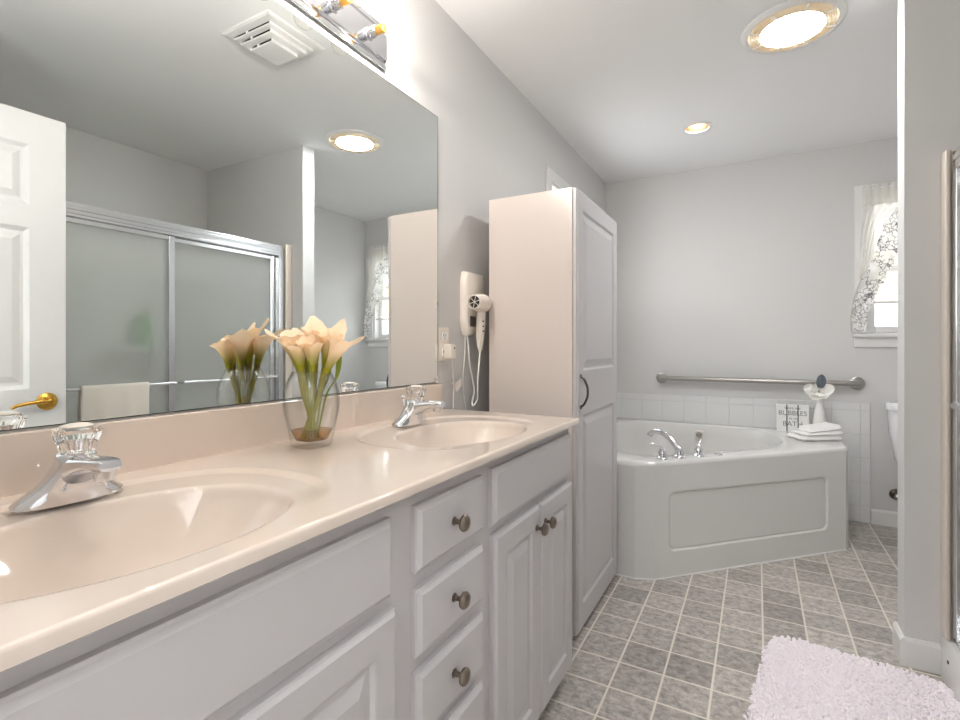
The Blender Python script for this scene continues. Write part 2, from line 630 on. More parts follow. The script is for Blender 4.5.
# ---- windows
def window(name, f, u0, u1, z0, z1):
    """f(u, d, z): d = depth into the room from the wall face; opening u0..u1, z0..z1"""
    w_ = room(name, f((u0 + u1) / 2, 0, z0))

    def bx(mb, a0, a1, d0, d1, b0, b1, bev=.0):
        p, q = f(a0, d0, b0), f(a1, d1, b1)
        mb.box(min(p[0], q[0]), max(p[0], q[0]), min(p[1], q[1]), max(p[1], q[1]), b0, b1, bev)
    c = MB()
    cw = .06
    bx(c, u0 - cw, u0, 0, .018, z0, z1 + cw, .004)
    bx(c, u1, u1 + cw, 0, .018, z0, z1 + cw, .004)
    bx(c, u0, u1, 0, .018, z1, z1 + cw, .004)
    c.build('casing', 'trim', w_)
    s = MB()
    bx(s, u0 - cw - .012, u1 + cw + .012, -.04, .04, z0 - .022, z0, .005)
    bx(s, u0 - cw, u1 + cw, 0, .014, z0 - .085, z0 - .022, .003)
    s.build('sill', 'trim', w_)
    fr = MB()
    zm = 1.63
    bx(fr, u0, u0 + .02, -.115, 0, z0, z1); bx(fr, u1 - .02, u1, -.115, 0, z0, z1)
    bx(fr, u0, u1, -.115, 0, z1 - .015, z1); bx(fr, u0, u1, -.115, -.04, z0, z0 + .012)
    fr.build('jamb', 'trim', w_)
    for (b0, b1, d0) in ((z0 + .012, zm + .02, -.065), (zm - .02, z1 - .015, -.095)):
        sh = MB()
        k = .038
        bx(sh, u0 + .02, u0 + .02 + k, d0 - .025, d0, b0, b1, .003); bx(sh, u1 - .02 - k, u1 - .02, d0 - .025, d0, b0, b1, .003)
        bx(sh, u0 + .02 + k, u1 - .02 - k, d0 - .025, d0, b0, b0 + k, .003); bx(sh, u0 + .02 + k, u1 - .02 - k, d0 - .025, d0, b1 - k, b1, .003)
        so = sh.build('sash', 'trim', w_)
        g = MB()
        bx(g, u0 + .02 + k - .004, u1 - .02 - k + .004, d0 - .014, d0 - .010, b0 + k - .004, b1 - k + .004)
        g.build('pane', 'glass', so)
    return w_


window('window_1', lambda u, d, z: (u, YF - d, z), 1.675, 2.425, WZ0, WZ1)
window('window_2', lambda u, d, z: (d, u, z), 2.77, 3.53, WZ0, WZ1)

# ---- the open entry door (latch edge towards the tub, seen in the mirror)
hx, hy, lx, ly = 1.437, .07, 1.402, .962
dv = Vector((lx - hx, ly - hy, 0)); DL = dv.length; dv.normalize()
dn = Vector((-dv.y, dv.x, 0))           # towards the mirror
d1 = room('door_1', (hx, hy, .012))


def door_map(side):
    o = Vector((hx, hy, .012))
    return lambda u, v, d: o + dv * u + Vector((0, 0, v)) + dn * (side * d)


hol = []
sw, mid = .115, .10
for a0, a1 in ((sw, DL / 2 - mid / 2), (DL / 2 + mid / 2, DL - sw)):
    for b0, b1 in ((.21, .80), (.955, 1.575), (1.66, 1.895)):
        hol.append((a0, a1, b0, b1))
hp = [(.006, -.003), (.016, -.009), (.026, -.009), (.05, -.003)]
for side in (1, -1):
    mb = MB()
    panel(mb, door_map(side), 0, DL, 0, 2.02, [(0, 0), (0, .0155), (.002, .0175)], hol, hp)
    mb.build('panel_face', 'trim', d1)
lv = MB()
c0 = Vector((hx, hy, .915)) + dv * (DL - .062)
ring = lambda r, d: [c0 + dn * d + dv * (r * math.cos(2 * PI * k / 28)) + Vector((0, 0, r * math.sin(2 * PI * k / 28))) for k in range(28)]
for s in (1, -1):
    lv.loops([ring(.034, s * .017), ring(.034, s * .021), ring(.027, s * .026), ring(.014, s * .03), ring(.011, s * .055), ring(.006, s * .058)])
    lv.tube([c0 + dn * (s * .05), c0 + dn * (s * .052) - dv * .03 + Vector((0, 0, .003)), c0 + dn * (s * .05) - dv * .07 + Vector((0, 0, -.002)),
             c0 + dn * (s * .048) - dv * .10 + Vector((0, 0, -.008)), c0 + dn * (s * .05) - dv * .115 + Vector((0, 0, -.016))], [.0095, .008, .007, .0065, .006], 12)
lv.build('lever_handle', 'brass', d1, 40)
lp = MB()
pl = Vector((hx, hy, .915)) + dv * (DL + .0005)
lp.loops([[pl + dn * a + Vector((0, 0, b)) + dv * d for a, b in ((-.011, -.028), (.011, -.028), (.011, .028), (-.011, .028))] for d in (0, .0015)])
lp.build('latch_plate', 'brass', d1)

# ================================================================== VANITY
van = thing('vanity_cabinet', 'long white double-sink vanity cabinet with raised-panel doors below mirror', 'vanity cabinet', (.27, .845, 0))
VY0, VY1, VF = .045, 1.628, .508
mb = MB()
mb.box(VF - .02, VF, VY0, VY1, .10, .8697)
mb.box(.005, VF - .02, VY0, VY0 + .016, .10, .8697); mb.box(.005, VF - .02, VY1 - .016, VY1, .10, .8697)
mb.box(.005, VF - .02, VY0 + .016, VY1 - .016, .10, .116); mb.box(.005, .012, VY0 + .016, VY1 - .016, .116, .8697)
mb.box(.01, VF - .07, VY0 + .003, VY1 - .003, 0, .10)
mb.build('carcass', 'cab', van)
fmap = lambda u, v, d: Vector((VF + d, u, v))
SLAB = [(0, 0), (0, .011), (.004, .0125), (.012, .019), (.013, .019)]
RAISED_EDGE = [(0, 0), (0, .012), (.004, .0135), (.009, .019), (.010, .019)]
RAISED = [(.004, -.001), (.010, -.007), (.018, -.007), (.042, .0), (.044, .0)]


def front(name, y0, y1, z0, z1, parent, f=fmap, edge=SLAB, holes=(), hprof=(), m='cab'):
    mb = MB()
    panel(mb, f, y0, y1, z0, z1, edge, holes, hprof)
    return mb.build(name, m, parent)


def knob(parent, y, z, x=VF + .019):
    mb = MB()
    mb.lathe([(.009, 0), (.009, .002), (.0055, .004), (.005, .013), (.008, .017), (.0165, .021), (.0175, .026), (.014, .031), (.006, .034)], (x, y, z), 'x', 20)
    return mb.build('knob', 'pewter', parent, 40)


front('false_front', .06, .676, .703, .838, van)
front('false_front', 1.050, 1.612, .703, .840, van)
for z0, z1 in ((.712, .837), (.556, .682), (.402, .528), (.075, .374)):
    dr = front('drawer', .746, 1.002, z0, z1, van)
    knob(dr, .868, (z0 + z1) / 2 if z1 - z0 < .2 else z1 - .063)
for y0, y1, ky in ((.065, .372, .345), (.380, .686, .410), (1.056, 1.334, 1.304), (1.340, 1.619, 1.368)):
    d_ = front('door', y0, y1, .072, .680, van, edge=RAISED_EDGE, holes=[(y0 + .055, y1 - .055, .072 + .055, .680 - .055)], hprof=RAISED)
    knob(d_, ky, .622)

# ---- vanity top with two moulded bowls
top = thing('sink_counter', 'beige cultured-marble vanity top with two moulded oval sinks', 'countertop', (.27, .83, .870))
TZ, TX1, TY0, TY1 = .89, .5425, .032, 1.636
SINKS = (.365, 1.240)


def sstep(t):
    t = max(0., min(1., t))
    return t * t * (3 - 2 * t)


def top_z(x, y):
    z = 0.
    for cy in SINKS:
        r = (abs((x - .292) / .222) ** 2.5 + abs((y - cy) / .303) ** 2.5) ** .4
        z -= .0055 * sstep((1.0 - r) / .075) * sstep((.475 - x) / .10)
        q = (abs((x - .328) / .165) ** 2.15 + abs((y - cy) / .222) ** 2.15) ** (1 / 2.15)
        if q < 1.04:
            t = max(0., 1.0 - q)
            dpt = .13 * (1 - min(1, q) ** 2.7)
            k = sstep((1.04 - q) / .09)
            z -= dpt * k + .003 * k
    return z


NX, NY = 132, 392
mb = MB()
xsn = [TX1 - .0045 - i * (TX1 - .0045 - .018) / NX for i in range(NX + 1)]
ysn = [TY0 + j * (TY1 - .004 - TY0) / NY for j in range(NY + 1)]
rows = []
for y in ysn:
    r = [(TX1 - .003, y, .870), (TX1, y, .872), (TX1, y, TZ - .005), (TX1 - .0015, y, TZ - .0015)]
    r += [(x, y, TZ + top_z(x, y)) for x in xsn]
    rows.append(r)
e_ = ysn[-1]
rows.append([(p[0] if k > 0 else p[0], TY1 - .0012, min(p[2], TZ - .0012)) for k, p in enumerate(rows[-1])])
rows.append([(p[0], TY1, min(p[2], TZ - .004)) for p in rows[-1]])
rows.append([(p[0], TY1, .870) for p in rows[-1]])
mb.loops(rows, False, False, close=False)
slab = mb.build('countertop', 'marble', top, 50)
mb = MB()
mb.box(.0005, .019, TY0, 1.607, TZ - .004, .990, .003)
mb.build('backsplash', 'marble', top)
for cy in SINKS:
    mb = MB()
    mb.lathe([(.024, 0), (.022, .003), (.016, .003), (.014, .0), (.012, .006), (.004, .008)], (.328, cy, TZ - .133), 'z', 24)
    mb.build('drain', 'chrome', top, 40)

# ---- mirror
mi = thing('wall_mirror', 'large frameless rectangular mirror on the wall above vanity', 'mirror', (0, .815, .991))
MB().box(.0006, .0042, .04, 1.590, .9935, 2.003).build('backing', 'medge', mi)
MB().poly([(.0045, .042, .9955), (.0045, 1.5875, .9955), (.0045, 1.5875, 2.0008), (.0045, .042, 2.0008)])
mb = MB(); mb.poly([(.0045, .042, .9955), (.0045, 1.5870, .9955), (.0045, 1.5870, 2.0005), (.0045, .042, 2.0005)])
mb.build('glass', 'mirror', mi)
for y in (1.578,):
    mb = MB(); mb.box(.0046, .008, y - .008, y + .008, .9925, 1.012, .002)
    mb.build('clip', 'acryl', mi)


# ---- faucets (spout towards +x), built at the origin then copied
def make_faucet(label):
    t = thing('sink_faucet', label, 'faucet', (0, 0, 0), 'sink faucets')
    mb = MB()
    secs = [(0, .0735, .030, 0), (.006, .073, .030, 0), (.012, .066, .029, .001), (.019, .057, .028, .003), (.027, .046, .028, .006), (.037, .038, .0285, .010),
            (.048, .032, .029, .014), (.058, .0285, .029, .017), (.068, .027, .028, .019), (.074, .025, .025, .019), (.077, .021, .021, .019)]
    rings = []
    for z, b, a, ox in secs:
        rings.append([(a * math.copysign(abs(math.cos(q)) ** .8, math.cos(q)) + ox, b * math.copysign(abs(math.sin(q)) ** .9, math.sin(q)), z) for q in [2 * PI * k / 40 for k in range(40)]])
    mb.loops(rings)
    mb.build('body', 'chrome', t, 60)
    mb = MB()
    rings = []
    for x, z, wy, hz in ((.004, .046, .027, .026), (.024, .049, .0262, .025), (.042, .054, .025, .021), (.060, .060, .0225, .0155), (.08, .064, .020, .012), (.10, .066, .0185, .0108), (.116, .0665, .0178, .0102), (.124, .066, .015, .008)):
        rings.append([(x, wy * math.copysign(abs(math.cos(q)) ** .75, math.cos(q)), z + hz * math.copysign(abs(math.sin(q)) ** .75, math.sin(q))) for q in [2 * PI * k / 28 for k in range(28)]])
    mb.loops(rings)
    mb.build('spout', 'chrome', t, 50)
    mb = MB()
    mb.lathe([(.0125, 0), (.0135, .002), (.0135, .014)], (.106, 0, .044), 'z', 20)
    mb.build('aerator', 'chrome', t, 40)
    KX = .024
    mb = MB()
    rings = []
    for z, r in ((.077, .0205), (.080, .0235), (.091, .0265), (.103, .030), (.109, .032), (.113, .030), (.117, .022)):
        fl_ = .06 if z < .107 else .02
        rings.append([(KX + r * (1 - (fl_ if k % 2 else 0)) * math.cos(2 * PI * k / 44), r * (1 - (fl_ if k % 2 else 0)) * math.sin(2 * PI * k / 44), z) for k in range(44)])
    mb.loops(rings)
    kn = mb.build('handle', 'acryl', t, 20)
    mb = MB()
    mb.lathe([(.007, .0775), (.0085, .088), (.012, .097), (.012, .100)], (KX, 0, 0), 'z', 16)
    mb.build('stem', 'chrome', kn, 40)
    mb = MB()
    mb.lathe([(.021, .1145), (.0215, .1175), (.014, .1205), (.003, .122)], (KX, 0, 0), 'z', 24)
    mb.build('cap', 'plastic', kn, 40)
    mb = MB()
    mb.tube([(-.022, 0, .05), (-.026, 0, .07), (-.026, 0, .078)], [.003, .003, .003], 10)
    mb.sphere((-.026, 0, .081), .006, n=12)
    mb.build('lift_rod', 'chrome', t, 40)
    return t


fc = make_faucet('chrome faucet with clear knob at the front sink, left of vase')
fc2 = copy_tree(fc)
fc.location = (.118, .379, TZ - .0002)
fc2.location = (.118, 1.262, TZ - .0002)
fc2['label'] = 'chrome faucet with clear knob at the sink nearer the tall cabinet'

# ---- vase of callas
VX, VY = .130, .858
vs = thing('glass_vase', 'clear round glass vase with amber water standing on vanity top', 'vase', (VX, VY, TZ))
mb = MB()
prof = [(.035, .0), (.0375, .004), (.040, .012), (.052, .045), (.0625, .08), (.0655, .105), (.064, .13), (.057, .155), (.048, .172), (.0455, .178)]
def sq(r, k, z):      # slightly squared foot that rounds off upwards
    e = 1.0 - .0 * z
    return r
prof2 = [(r - .003, z) for r, z in reversed(prof) if z > .012] + [(.030, .016), (.002, .015)]
rings = []
for r, z in prof + [(.044, .1795)] + prof2:
    sqn = max(0., 1 - z / .05)
    ring = []
    for k in range(48):
        a = 2 * PI * k / 48 + .5
        n_ = 2 + 3 * sqn
        rr = r / ((abs(math.cos(a)) ** n_ + abs(math.sin(a)) ** n_) ** (1 / n_)) if sqn > 0 else r
        ring.append((VX + rr * math.cos(a), VY + rr * math.sin(a), TZ + .0005 + z))
    rings.append(ring)
mb.loops(rings)
mb.build('body', 'vase', vs, 50)
mb = MB()
wp = [(.034, .0175), (.040, .025), (.0465, .040), (.0468, .0405)]
mb.lathe(wp, (VX, VY, TZ), 'z', 40)
mb.build('water', 'water', vs, 40)

# label, offset across the view / towards the room, height of the spathe's base, sideways lean, lean to the room, length, radius, way the tip points (across, room)
RT = Vector((.875, .484, 0)); TOC = Vector((.484, -.875, 0))
CALLAS = [
    ('leftmost peach calla in the vase, its tip curled out to the left', -.030, .010, 1.082, -.30, .05, .098, .026, (-1, .1)),
    ('broad peach calla at the front left of the vase bunch', -.012, .036, 1.075, -.10, .14, .088, .026, (-.7, -.6)),
    ('peach calla at the centre front of the vase bunch', .012, .032, 1.072, .05, .12, .098, .025, (.2, -1)),
    ('peach calla at the centre back with the tallest curled tip', .004, -.014, 1.090, -.02, -.04, .110, .024, (-.3, -.8)),
    ('upright frilled peach calla right of the bunch centre', .034, .006, 1.085, .16, .04, .104, .026, (.4, -1)),
    ('rightmost peach calla in the vase, leaning towards tall cabinet', .040, .022, 1.070, .55, .05, .108, .022, (1, .2)),
    ('peach calla at the back of the bunch, nearest the mirror', -.022, -.030, 1.085, -.22, -.14, .098, .026, (-.6, -.7)),
    ('peach calla low behind the bunch, next to the mirror', .020, -.036, 1.080, .12, -.18, .094, .025, (.3, -1)),
]


def calla(label, s, d, hz, ls, ld, L, R, tipdir, seed):
    rnd = random.Random(seed)
    V0 = Vector((VX, VY, 0))
    base = V0 - RT * (s * .55) - TOC * (d * .3) + Vector((rnd.uniform(-.005, .005), rnd.uniform(-.005, .005), TZ + .0185))
    head = V0 + RT * s + TOC * d + Vector((0, 0, hz))
    ax = (Vector((0, 0, 1)) + RT * ls + TOC * ld).normalized()
    t = thing('calla_lily', label, 'flower', tuple(base), 'calla lilies in the glass vase')
    neck = V0 + RT * (s * .55) + TOC * (d * .5) + Vector((0, 0, TZ + .125))
    mb = MB()
    pts = catmull([base, base.lerp(neck, .5), neck, head - ax * .012, head + ax * .006], 6)
    n = len(pts)
    mb.tube(pts, [.0058 + .0016 * i / n for i in range(n)], 10)
    mb.build('stem', 'stem', t, 60)
    out = RT * tipdir[0] + TOC * (-tipdir[1] * -1)
    out = (out - ax * out.dot(ax)).normalized()
    sd = ax.cross(out).normalized()
    mb = MB()
    NV, NU = 16, 32
    rings = []
    for i in range(NV + 1):
        v = i / NV
        r = .0070 + R * (.42 * v + .52 * v ** 2.3)
        ring = []
        for k in range(NU + 1):
            a = -PI * 1.08 + 2 * PI * 1.08 * k / NU
            tipw = math.exp(-(a / .5) ** 2)
            h = L * v * (.86 + .16 * tipw * v - .16 * v * (.5 - .5 * math.cos(a)))
            rr = r * (1 + .06 * math.sin(5 * a + seed * 1.7) * v ** 3 + .025 * math.sin(9 * a + seed) * v ** 4) * (1 + .07 * k / NU)
            fl = max(0., v - .80) / .20
            rr += fl ** 1.5 * R * (.12 + .50 * tipw)
            h += fl ** 2 * L * (-.02 + .10 * tipw)
            h += .003 * math.sin(7 * a + seed) * v ** 4
            ring.append(head + ax * h + out * (rr * math.cos(a)) + sd * (rr * math.sin(a)))
        rings.append(ring)
    mb.loops(rings, False, False, close=False)
    mb.build('spathe', 'calla', t, 80)
    mb = MB()
    mb.tube([head + ax * .012, head + ax * (L * .5)], [.004, .003], 10)
    mb.build('spadix', 'brassdull', t, 60)
    return t


for i, c_ in enumerate(CALLAS):
    calla(*c_, i + 3)
for i, (dx, dy, z, lb) in enumerate(((.030, -.030, 1.130, 'slim green calla leaf at the front left of the bunch'), (.03, .033, 1.132, 'slim green calla leaf right of centre in the bunch'),
                                 (.03, .064, 1.125, 'slim green calla leaf below the rightmost flower'))):
    mb = MB()
    b0 = Vector((VX + dx * .15, VY + dy * .2, TZ + .0185))
    pts = catmull([b0, (VX + dx * .5, VY + dy * .5, TZ + .12), (VX + dx * .9, VY + dy * .85, z - .07), (VX + dx, VY + dy, z)], 7)
    n_ = len(pts)
    mb.tube(pts, [.003 + .006 * math.exp(-((k / n_ - .78) / .13) ** 2) * (1 if k < n_ - 1 else .1) - (.0022 if k > n_ - 3 else 0) for k in range(n_)], 10, flat=.45)
    tag(mb.build('calla_leaf', 'leafg', None, 60, tuple(b0)), lb, 'leaf', 'green leaves in the glass vase')

# ---- light bar above the mirror
lb = thing('vanity_light_bar', 'chrome vanity light bar with clear globe bulbs above mirror', 'light bar', (0, .82, 2.03))
LY0, LY1 = .362, 1.278
LZ0, LZ1 = 2.028, 2.168
mb = MB()
half = [(.0006, 0), (.010, 0), (.0112, .002), (.0112, .016), (.006, .019), (.006, .025), (.0135, .028), (.0145, .030)]
pr = [(x, LZ0 + h) for x, h in half] + [(x, LZ1 - h) for x, h in reversed(half)]
mb.loops([[(x, y, z) for x, z in pr] for y in (LY0, LY1)])
mb.build('back_plate', 'chrome', lb)
for k in range(6):
    y = 1.19 - .148 * k
    z = 2.098
    mb = MB()
    mb.lathe([(.021, .0145), (.019, .018), (.0165, .020), (.0165, .048), (.0150, .050)], (0, y, z), 'x', 24)
    so = mb.build('socket', 'chrome', lb, 40)
    mb = MB()
    mb.lathe([(.0125, .050), (.0135, .054), (.0125, .058), (.0135, .062), (.0125, .066), (.0135, .070), (.0125, .076)], (0, y, z), 'x', 20)
    mb.build('lamp_base', 'brassdull', so, 40)
    bl = MB()
    pts = [(.0125, .076), (.0135, .079)] + [(.032 * math.sin(a), .108 - .032 * math.cos(a)) for a in [.44 + (PI - .45) * q / 14 for q in range(15)]]
    pts[-1] = (.0006, .140)
    bl.lathe(pts, (0, y, z), 'x', 28)
    bl.build('globe', 'bulb', so, 60)
    fl = MB()
    fl.sphere((.108, y, z), .0085, 1.2, 1, 1, 12)
    fl.build('filament', 'filament', so, 60)

# ---- exhaust vent on the ceiling (seen in the mirror)
vt = thing('ceiling_vent', 'square white stepped vent grille on ceiling, seen in mirror', 'vent', (.75, 1.45, H))
mb = MB()
def sqring(h, z):
    return [(.75 - h, 1.45 - h, z), (.75 + h, 1.45 - h, z), (.75 + h, 1.45 + h, z), (.75 - h, 1.45 + h, z)]
mb.loops([sqring(.147, H - .0005), sqring(.147, H - .007), sqring(.138, H - .011), sqring(.110, H - .013), sqring(.110, H - .0005)], False, False)
mb.build('frame', 'trim', vt)
mb = MB()
mb.loops([sqring(.109, H - .0008), sqring(.109, H - .0012)])
mb.build('duct_opening', 'dark', vt)
for h0, h1, za, up in ((.113, .088, .026, .014), (.094, .062, .043, .015), (.068, .0, .060, .015)):
    mb = MB()
    if h1:
        mb.loops([sqring(h1, H - za + .003), sqring(h0, H - za + .004), sqring(h0, H - za + .002), sqring(h0 - .004, H - za), sqring(h1, H - za), sqring(h1, H - za + .003)], False, False)
    else:
        mb.loops([sqring(h0, H - za + .004), sqring(h0, H - za + .002), sqring(h0 - .004, H - za)])
    z0_, z1_ = H - za + .002, H - za + .004 + up
    q_ = h0 - .002
    for x0_, x1_, y0_, y1_ in ((-q_, -q_ + .002, -q_, q_), (q_ - .002, q_, -q_, q_), (-q_, q_, q_ - .002, q_), (q_ * .25, q_ * .25 + .008, -q_, -q_ + .006)):
        mb.box(.75 + x0_, .75 + x1_, 1.45 + y0_, 1.45 + y1_, z0_, z1_)
    mb.build('louver', 'trim', vt)

# ---- unseen fill light shaped as a floor lamp, added to brighten the room
LX, LY = .615, -.62
hl = thing('added_fill_lamp', 'added unseen fill lamp with glowing white drum shade behind the doorway', 'lamp', (LX, LY, 0))
mb = MB()
mb.lathe([(.13, 0), (.13, .012), (.12, .02), (.02, .028)], (LX, LY, 0), 'z', 40)
mb.build('base', 'bronze', hl, 40)
mb = MB()
mb.lathe([(.011, .027), (.011, 1.62), (.004, 1.63)], (LX, LY, 0), 'z', 16)
mb.build('pole', 'bronze', hl, 40)
mb = MB()
mb.lathe([(.17, 1.36), (.15, 1.60), (.148, 1.60), (.168, 1.36)], (LX, LY, 0), 'z', 40, False, False)
mb.build('fill_shade', 'filllamp', hl, 60)

# ---- round ceiling light and recessed can
cl = thing('round_ceiling_light', 'large round louvred fan-light glowing on ceiling above floor', 'ceiling light', (1.19, 2.41, H))
mb = MB()
mb.lathe([(.186, -.0005), (.186, -.006), (.180, -.012), (.166, -.016), (.160, -.013), (.160, -.0005)], (1.19, 2.41, H), 'z', 72, False, False)
mb.build('trim_ring', 'trim', cl, 40)
mb = MB()
for r in (.152, .144, .136, .128, .120):
    mb.lathe([(r, -.004), (r - .002, -.018), (r - .0035, -.018), (r - .0015, -.004)], (1.19, 2.41, H), 'z', 64, False, False)
mb.build('louver_ring', 'louver', cl, 40)
for k in range(8):
    a = 2 * PI * k / 8 + .3
    mb = MB()
    d = Vector((math.cos(a), math.sin(a), 0)); s_ = Vector((-d.y, d.x, 0)) * .0025
    c = Vector((1.19, 2.41, H))
    mb.loops([[c + d * r + s_ + Vector((0, 0, -.004)), c + d * r - s_ + Vector((0, 0, -.004)), c + d * r - s_ + Vector((0, 0, -.019)), c + d * r + s_ + Vector((0, 0, -.019))] for r in (.113, .162)])
    mb.build('spoke', 'trim', cl)
mb = MB()
mb.lathe([(.160, -.0008), (.160, -.002)], (1.19, 2.41, H), 'z', 48)
mb.build('glowing_reflector', 'reflglow', cl)  # glows by itself in place of being lit from behind the louvres
mb = MB()
mb.lathe([(.113, -.003), (.113, -.016), (.10, -.021), (.06, -.025), (.001, -.026)], (1.19, 2.41, H), 'z', 48)
mb.build('lens', 'lens', cl, 60)

cn = thing('recessed_can_light', 'small recessed can light with bronze inner rim above tub', 'ceiling light', (.752, 3.252, H))
mb = MB()
c = (.752, 3.252, H)
mb.lathe([(.082, -.0005), (.082, -.004), (.078, -.006), (.066, -.006), (.065, -.0005)], c, 'z', 48, False, False)
mb.build('trim_ring', 'trim', cn, 40)
mb = MB()
mb.lathe([(.0655, -.004), (.064, .03), (.060, .085), (.001, .086)], c, 'z', 48, False, False)
mb.build('baffle', 'baffle', cn, 40)
mb = MB()
mb.lathe([(.001, .032), (.026, .033), (.038, .038), (.042, .05), (.035, .075)], c, 'z', 32)
mb.build('lamp', 'canlamp', cn, 60)
# the ceiling is open where the can sits
cb = bpy.data.objects['ceiling']
cut = MB().lathe([(.0658, -.05), (.0658, .2)], c, 'z', 48).build('can_cutter', 'dark')
bo = cb.modifiers.new('can_hole', 'BOOLEAN'); bo.operation = 'DIFFERENCE'; bo.object = cut; bo.solver = 'EXACT'
dg = bpy.context.evaluated_depsgraph_get()
nm = bpy.data.meshes.new_from_object(cb.evaluated_get(dg))
cb.modifiers.clear(); cb.data = nm
bpy.data.objects.remove(cut)

# ================================================================== TALL CABINET
lc = thing('linen_cabinet', 'tall narrow white linen cabinet beyond the vanity end', 'cabinet', (.27, 2.16, 0))
CX0, CX1, CY0, CY1, CZ1 = .085, .447, 1.852, 2.470, 1.742
mb = MB()
mb.box(CX0, CX1, CY0, CY1, .012, CZ1, .0015, 1)
mb.box(CX0, CX1 - .03, CY0 + .01, CY1 - .01, 0, .012)
mb.build('body', 'cabside', lc)
cm = lambda u, v, d: Vector((CX1 + .002 + d, u, v))
h1 = (CY0 + .065, CY1 - .065, 1.032, CZ1 - .075)
h2 = (CY0 + .065, CY1 - .065, .115, .865)
cd = front('door', CY0 + .002, CY1 - .002, .022, CZ1 - .002, lc, cm, RAISED_EDGE, [h1, h2], [(.004, -.001), (.011, -.007), (.020, -.007), (.045, .0), (.047, .0)])
mb = MB()
hx0 = CX1 + .002 + .019
mb.tube(catmull([(hx0, CY0 + .035, 1.015), (hx0 + .014, CY0 + .036, 1.003), (hx0 + .026, CY0 + .037, .975), (hx0 + .028, CY0 + .037, .955), (hx0 + .026, CY0 + .037, .935), (hx0 + .014, CY0 + .036, .907), (hx0, CY0 + .035, .895)], 6), .0045, 10)
mb.lathe([(.008, 0), (.007, .005)], (hx0, CY0 + .035, 1.015), 'x', 14); mb.lathe([(.008, 0), (.007, .005)], (hx0, CY0 + .035, .895), 'x', 14)
mb.build('handle', 'bronze', cd, 60)

# ================================================================== TUB
tb = thing('corner_tub', 'white corner bathtub with recessed angled apron panel', 'bathtub', (.7, 3.25, 0))
A, B = Vector((.634, 2.532)), Vector((1.498, 3.422))
td = (B - A).normalized(); tm = Vector((-td.y, td.x)); TL = (B - A).length
outer = [Vector((.012, 2.496)), Vector((.545, 2.496)), A, B, Vector((1.515, 3.470)), Vector((1.515, YF - .012)), Vector((.012, YF - .012))]
bas = [Vector((.09, 2.92)), Vector((.40, 2.72)), A + td * .03 + tm * .125, A + td * .45 + tm * .105, A + td * .93 + tm * .12, Vector((1.22, 3.62)), Vector((1.10, 3.92)), Vector((.09, 3.92))]


def chaikin(p, it):
    for _ in range(it):
        q = []
        for a, b in zip(p, p[1:] + p[:1]):
            q += [a.lerp(b, .22), a.lerp(b, .78)]
        p = q
    return p


bas = chaikin(bas, 4)
ctr = Vector((.60, 3.35))


def ray_poly(poly, a):
    d = Vector((math.cos(a), math.sin(a)))
    best = None
    for p, q in zip(poly, poly[1:] + poly[:1]):
        e = q - p
        den = d.x * e.y - d.y * e.x
        if abs(den) < 1e-9:
            continue
        w_ = p - ctr
        t = (w_.x * e.y - w_.y * e.x) / den
        s = (w_.x * d.y - w_.y * d.x) / den
        if t > 0 and -1e-6 <= s <= 1 + 1e-6 and (best is None or t < best):
            best = t
    return best


angs = sorted({round(2 * PI * k / 160 - PI, 6) for k in range(160)} | {round(math.atan2(p.y - ctr.y, p.x - ctr.x), 6) for p in outer})
RZ = .57
ro = [ray_poly(outer, a) for a in angs]
rb = [ray_poly(bas, a) for a in angs]
pt = lambda r, a, z: (ctr.x + r * math.cos(a), ctr.y + r * math.sin(a), z)
rings = []
for off, z in ((0, .548), (.002, .557), (.007, .564), (.015, .5685), (.025, RZ)):
    rings.append([pt(r - off, a, z) for r, a in zip(ro, angs)])
for k, z in ((1.0, RZ + .0), (.985, RZ - .003), (.972, RZ - .012), (.955, .50), (.92, .36), (.87, .24), (.80, .175), (.66, .150), (.3, .142), (.01, .140)):
    rings.append([pt(r * k, a, z) for r, a in zip(rb, angs)])
mb = MB()
mb.loops(rings, False, True)
mb.build('basin', 'tub', tb, 40)
mb = MB()
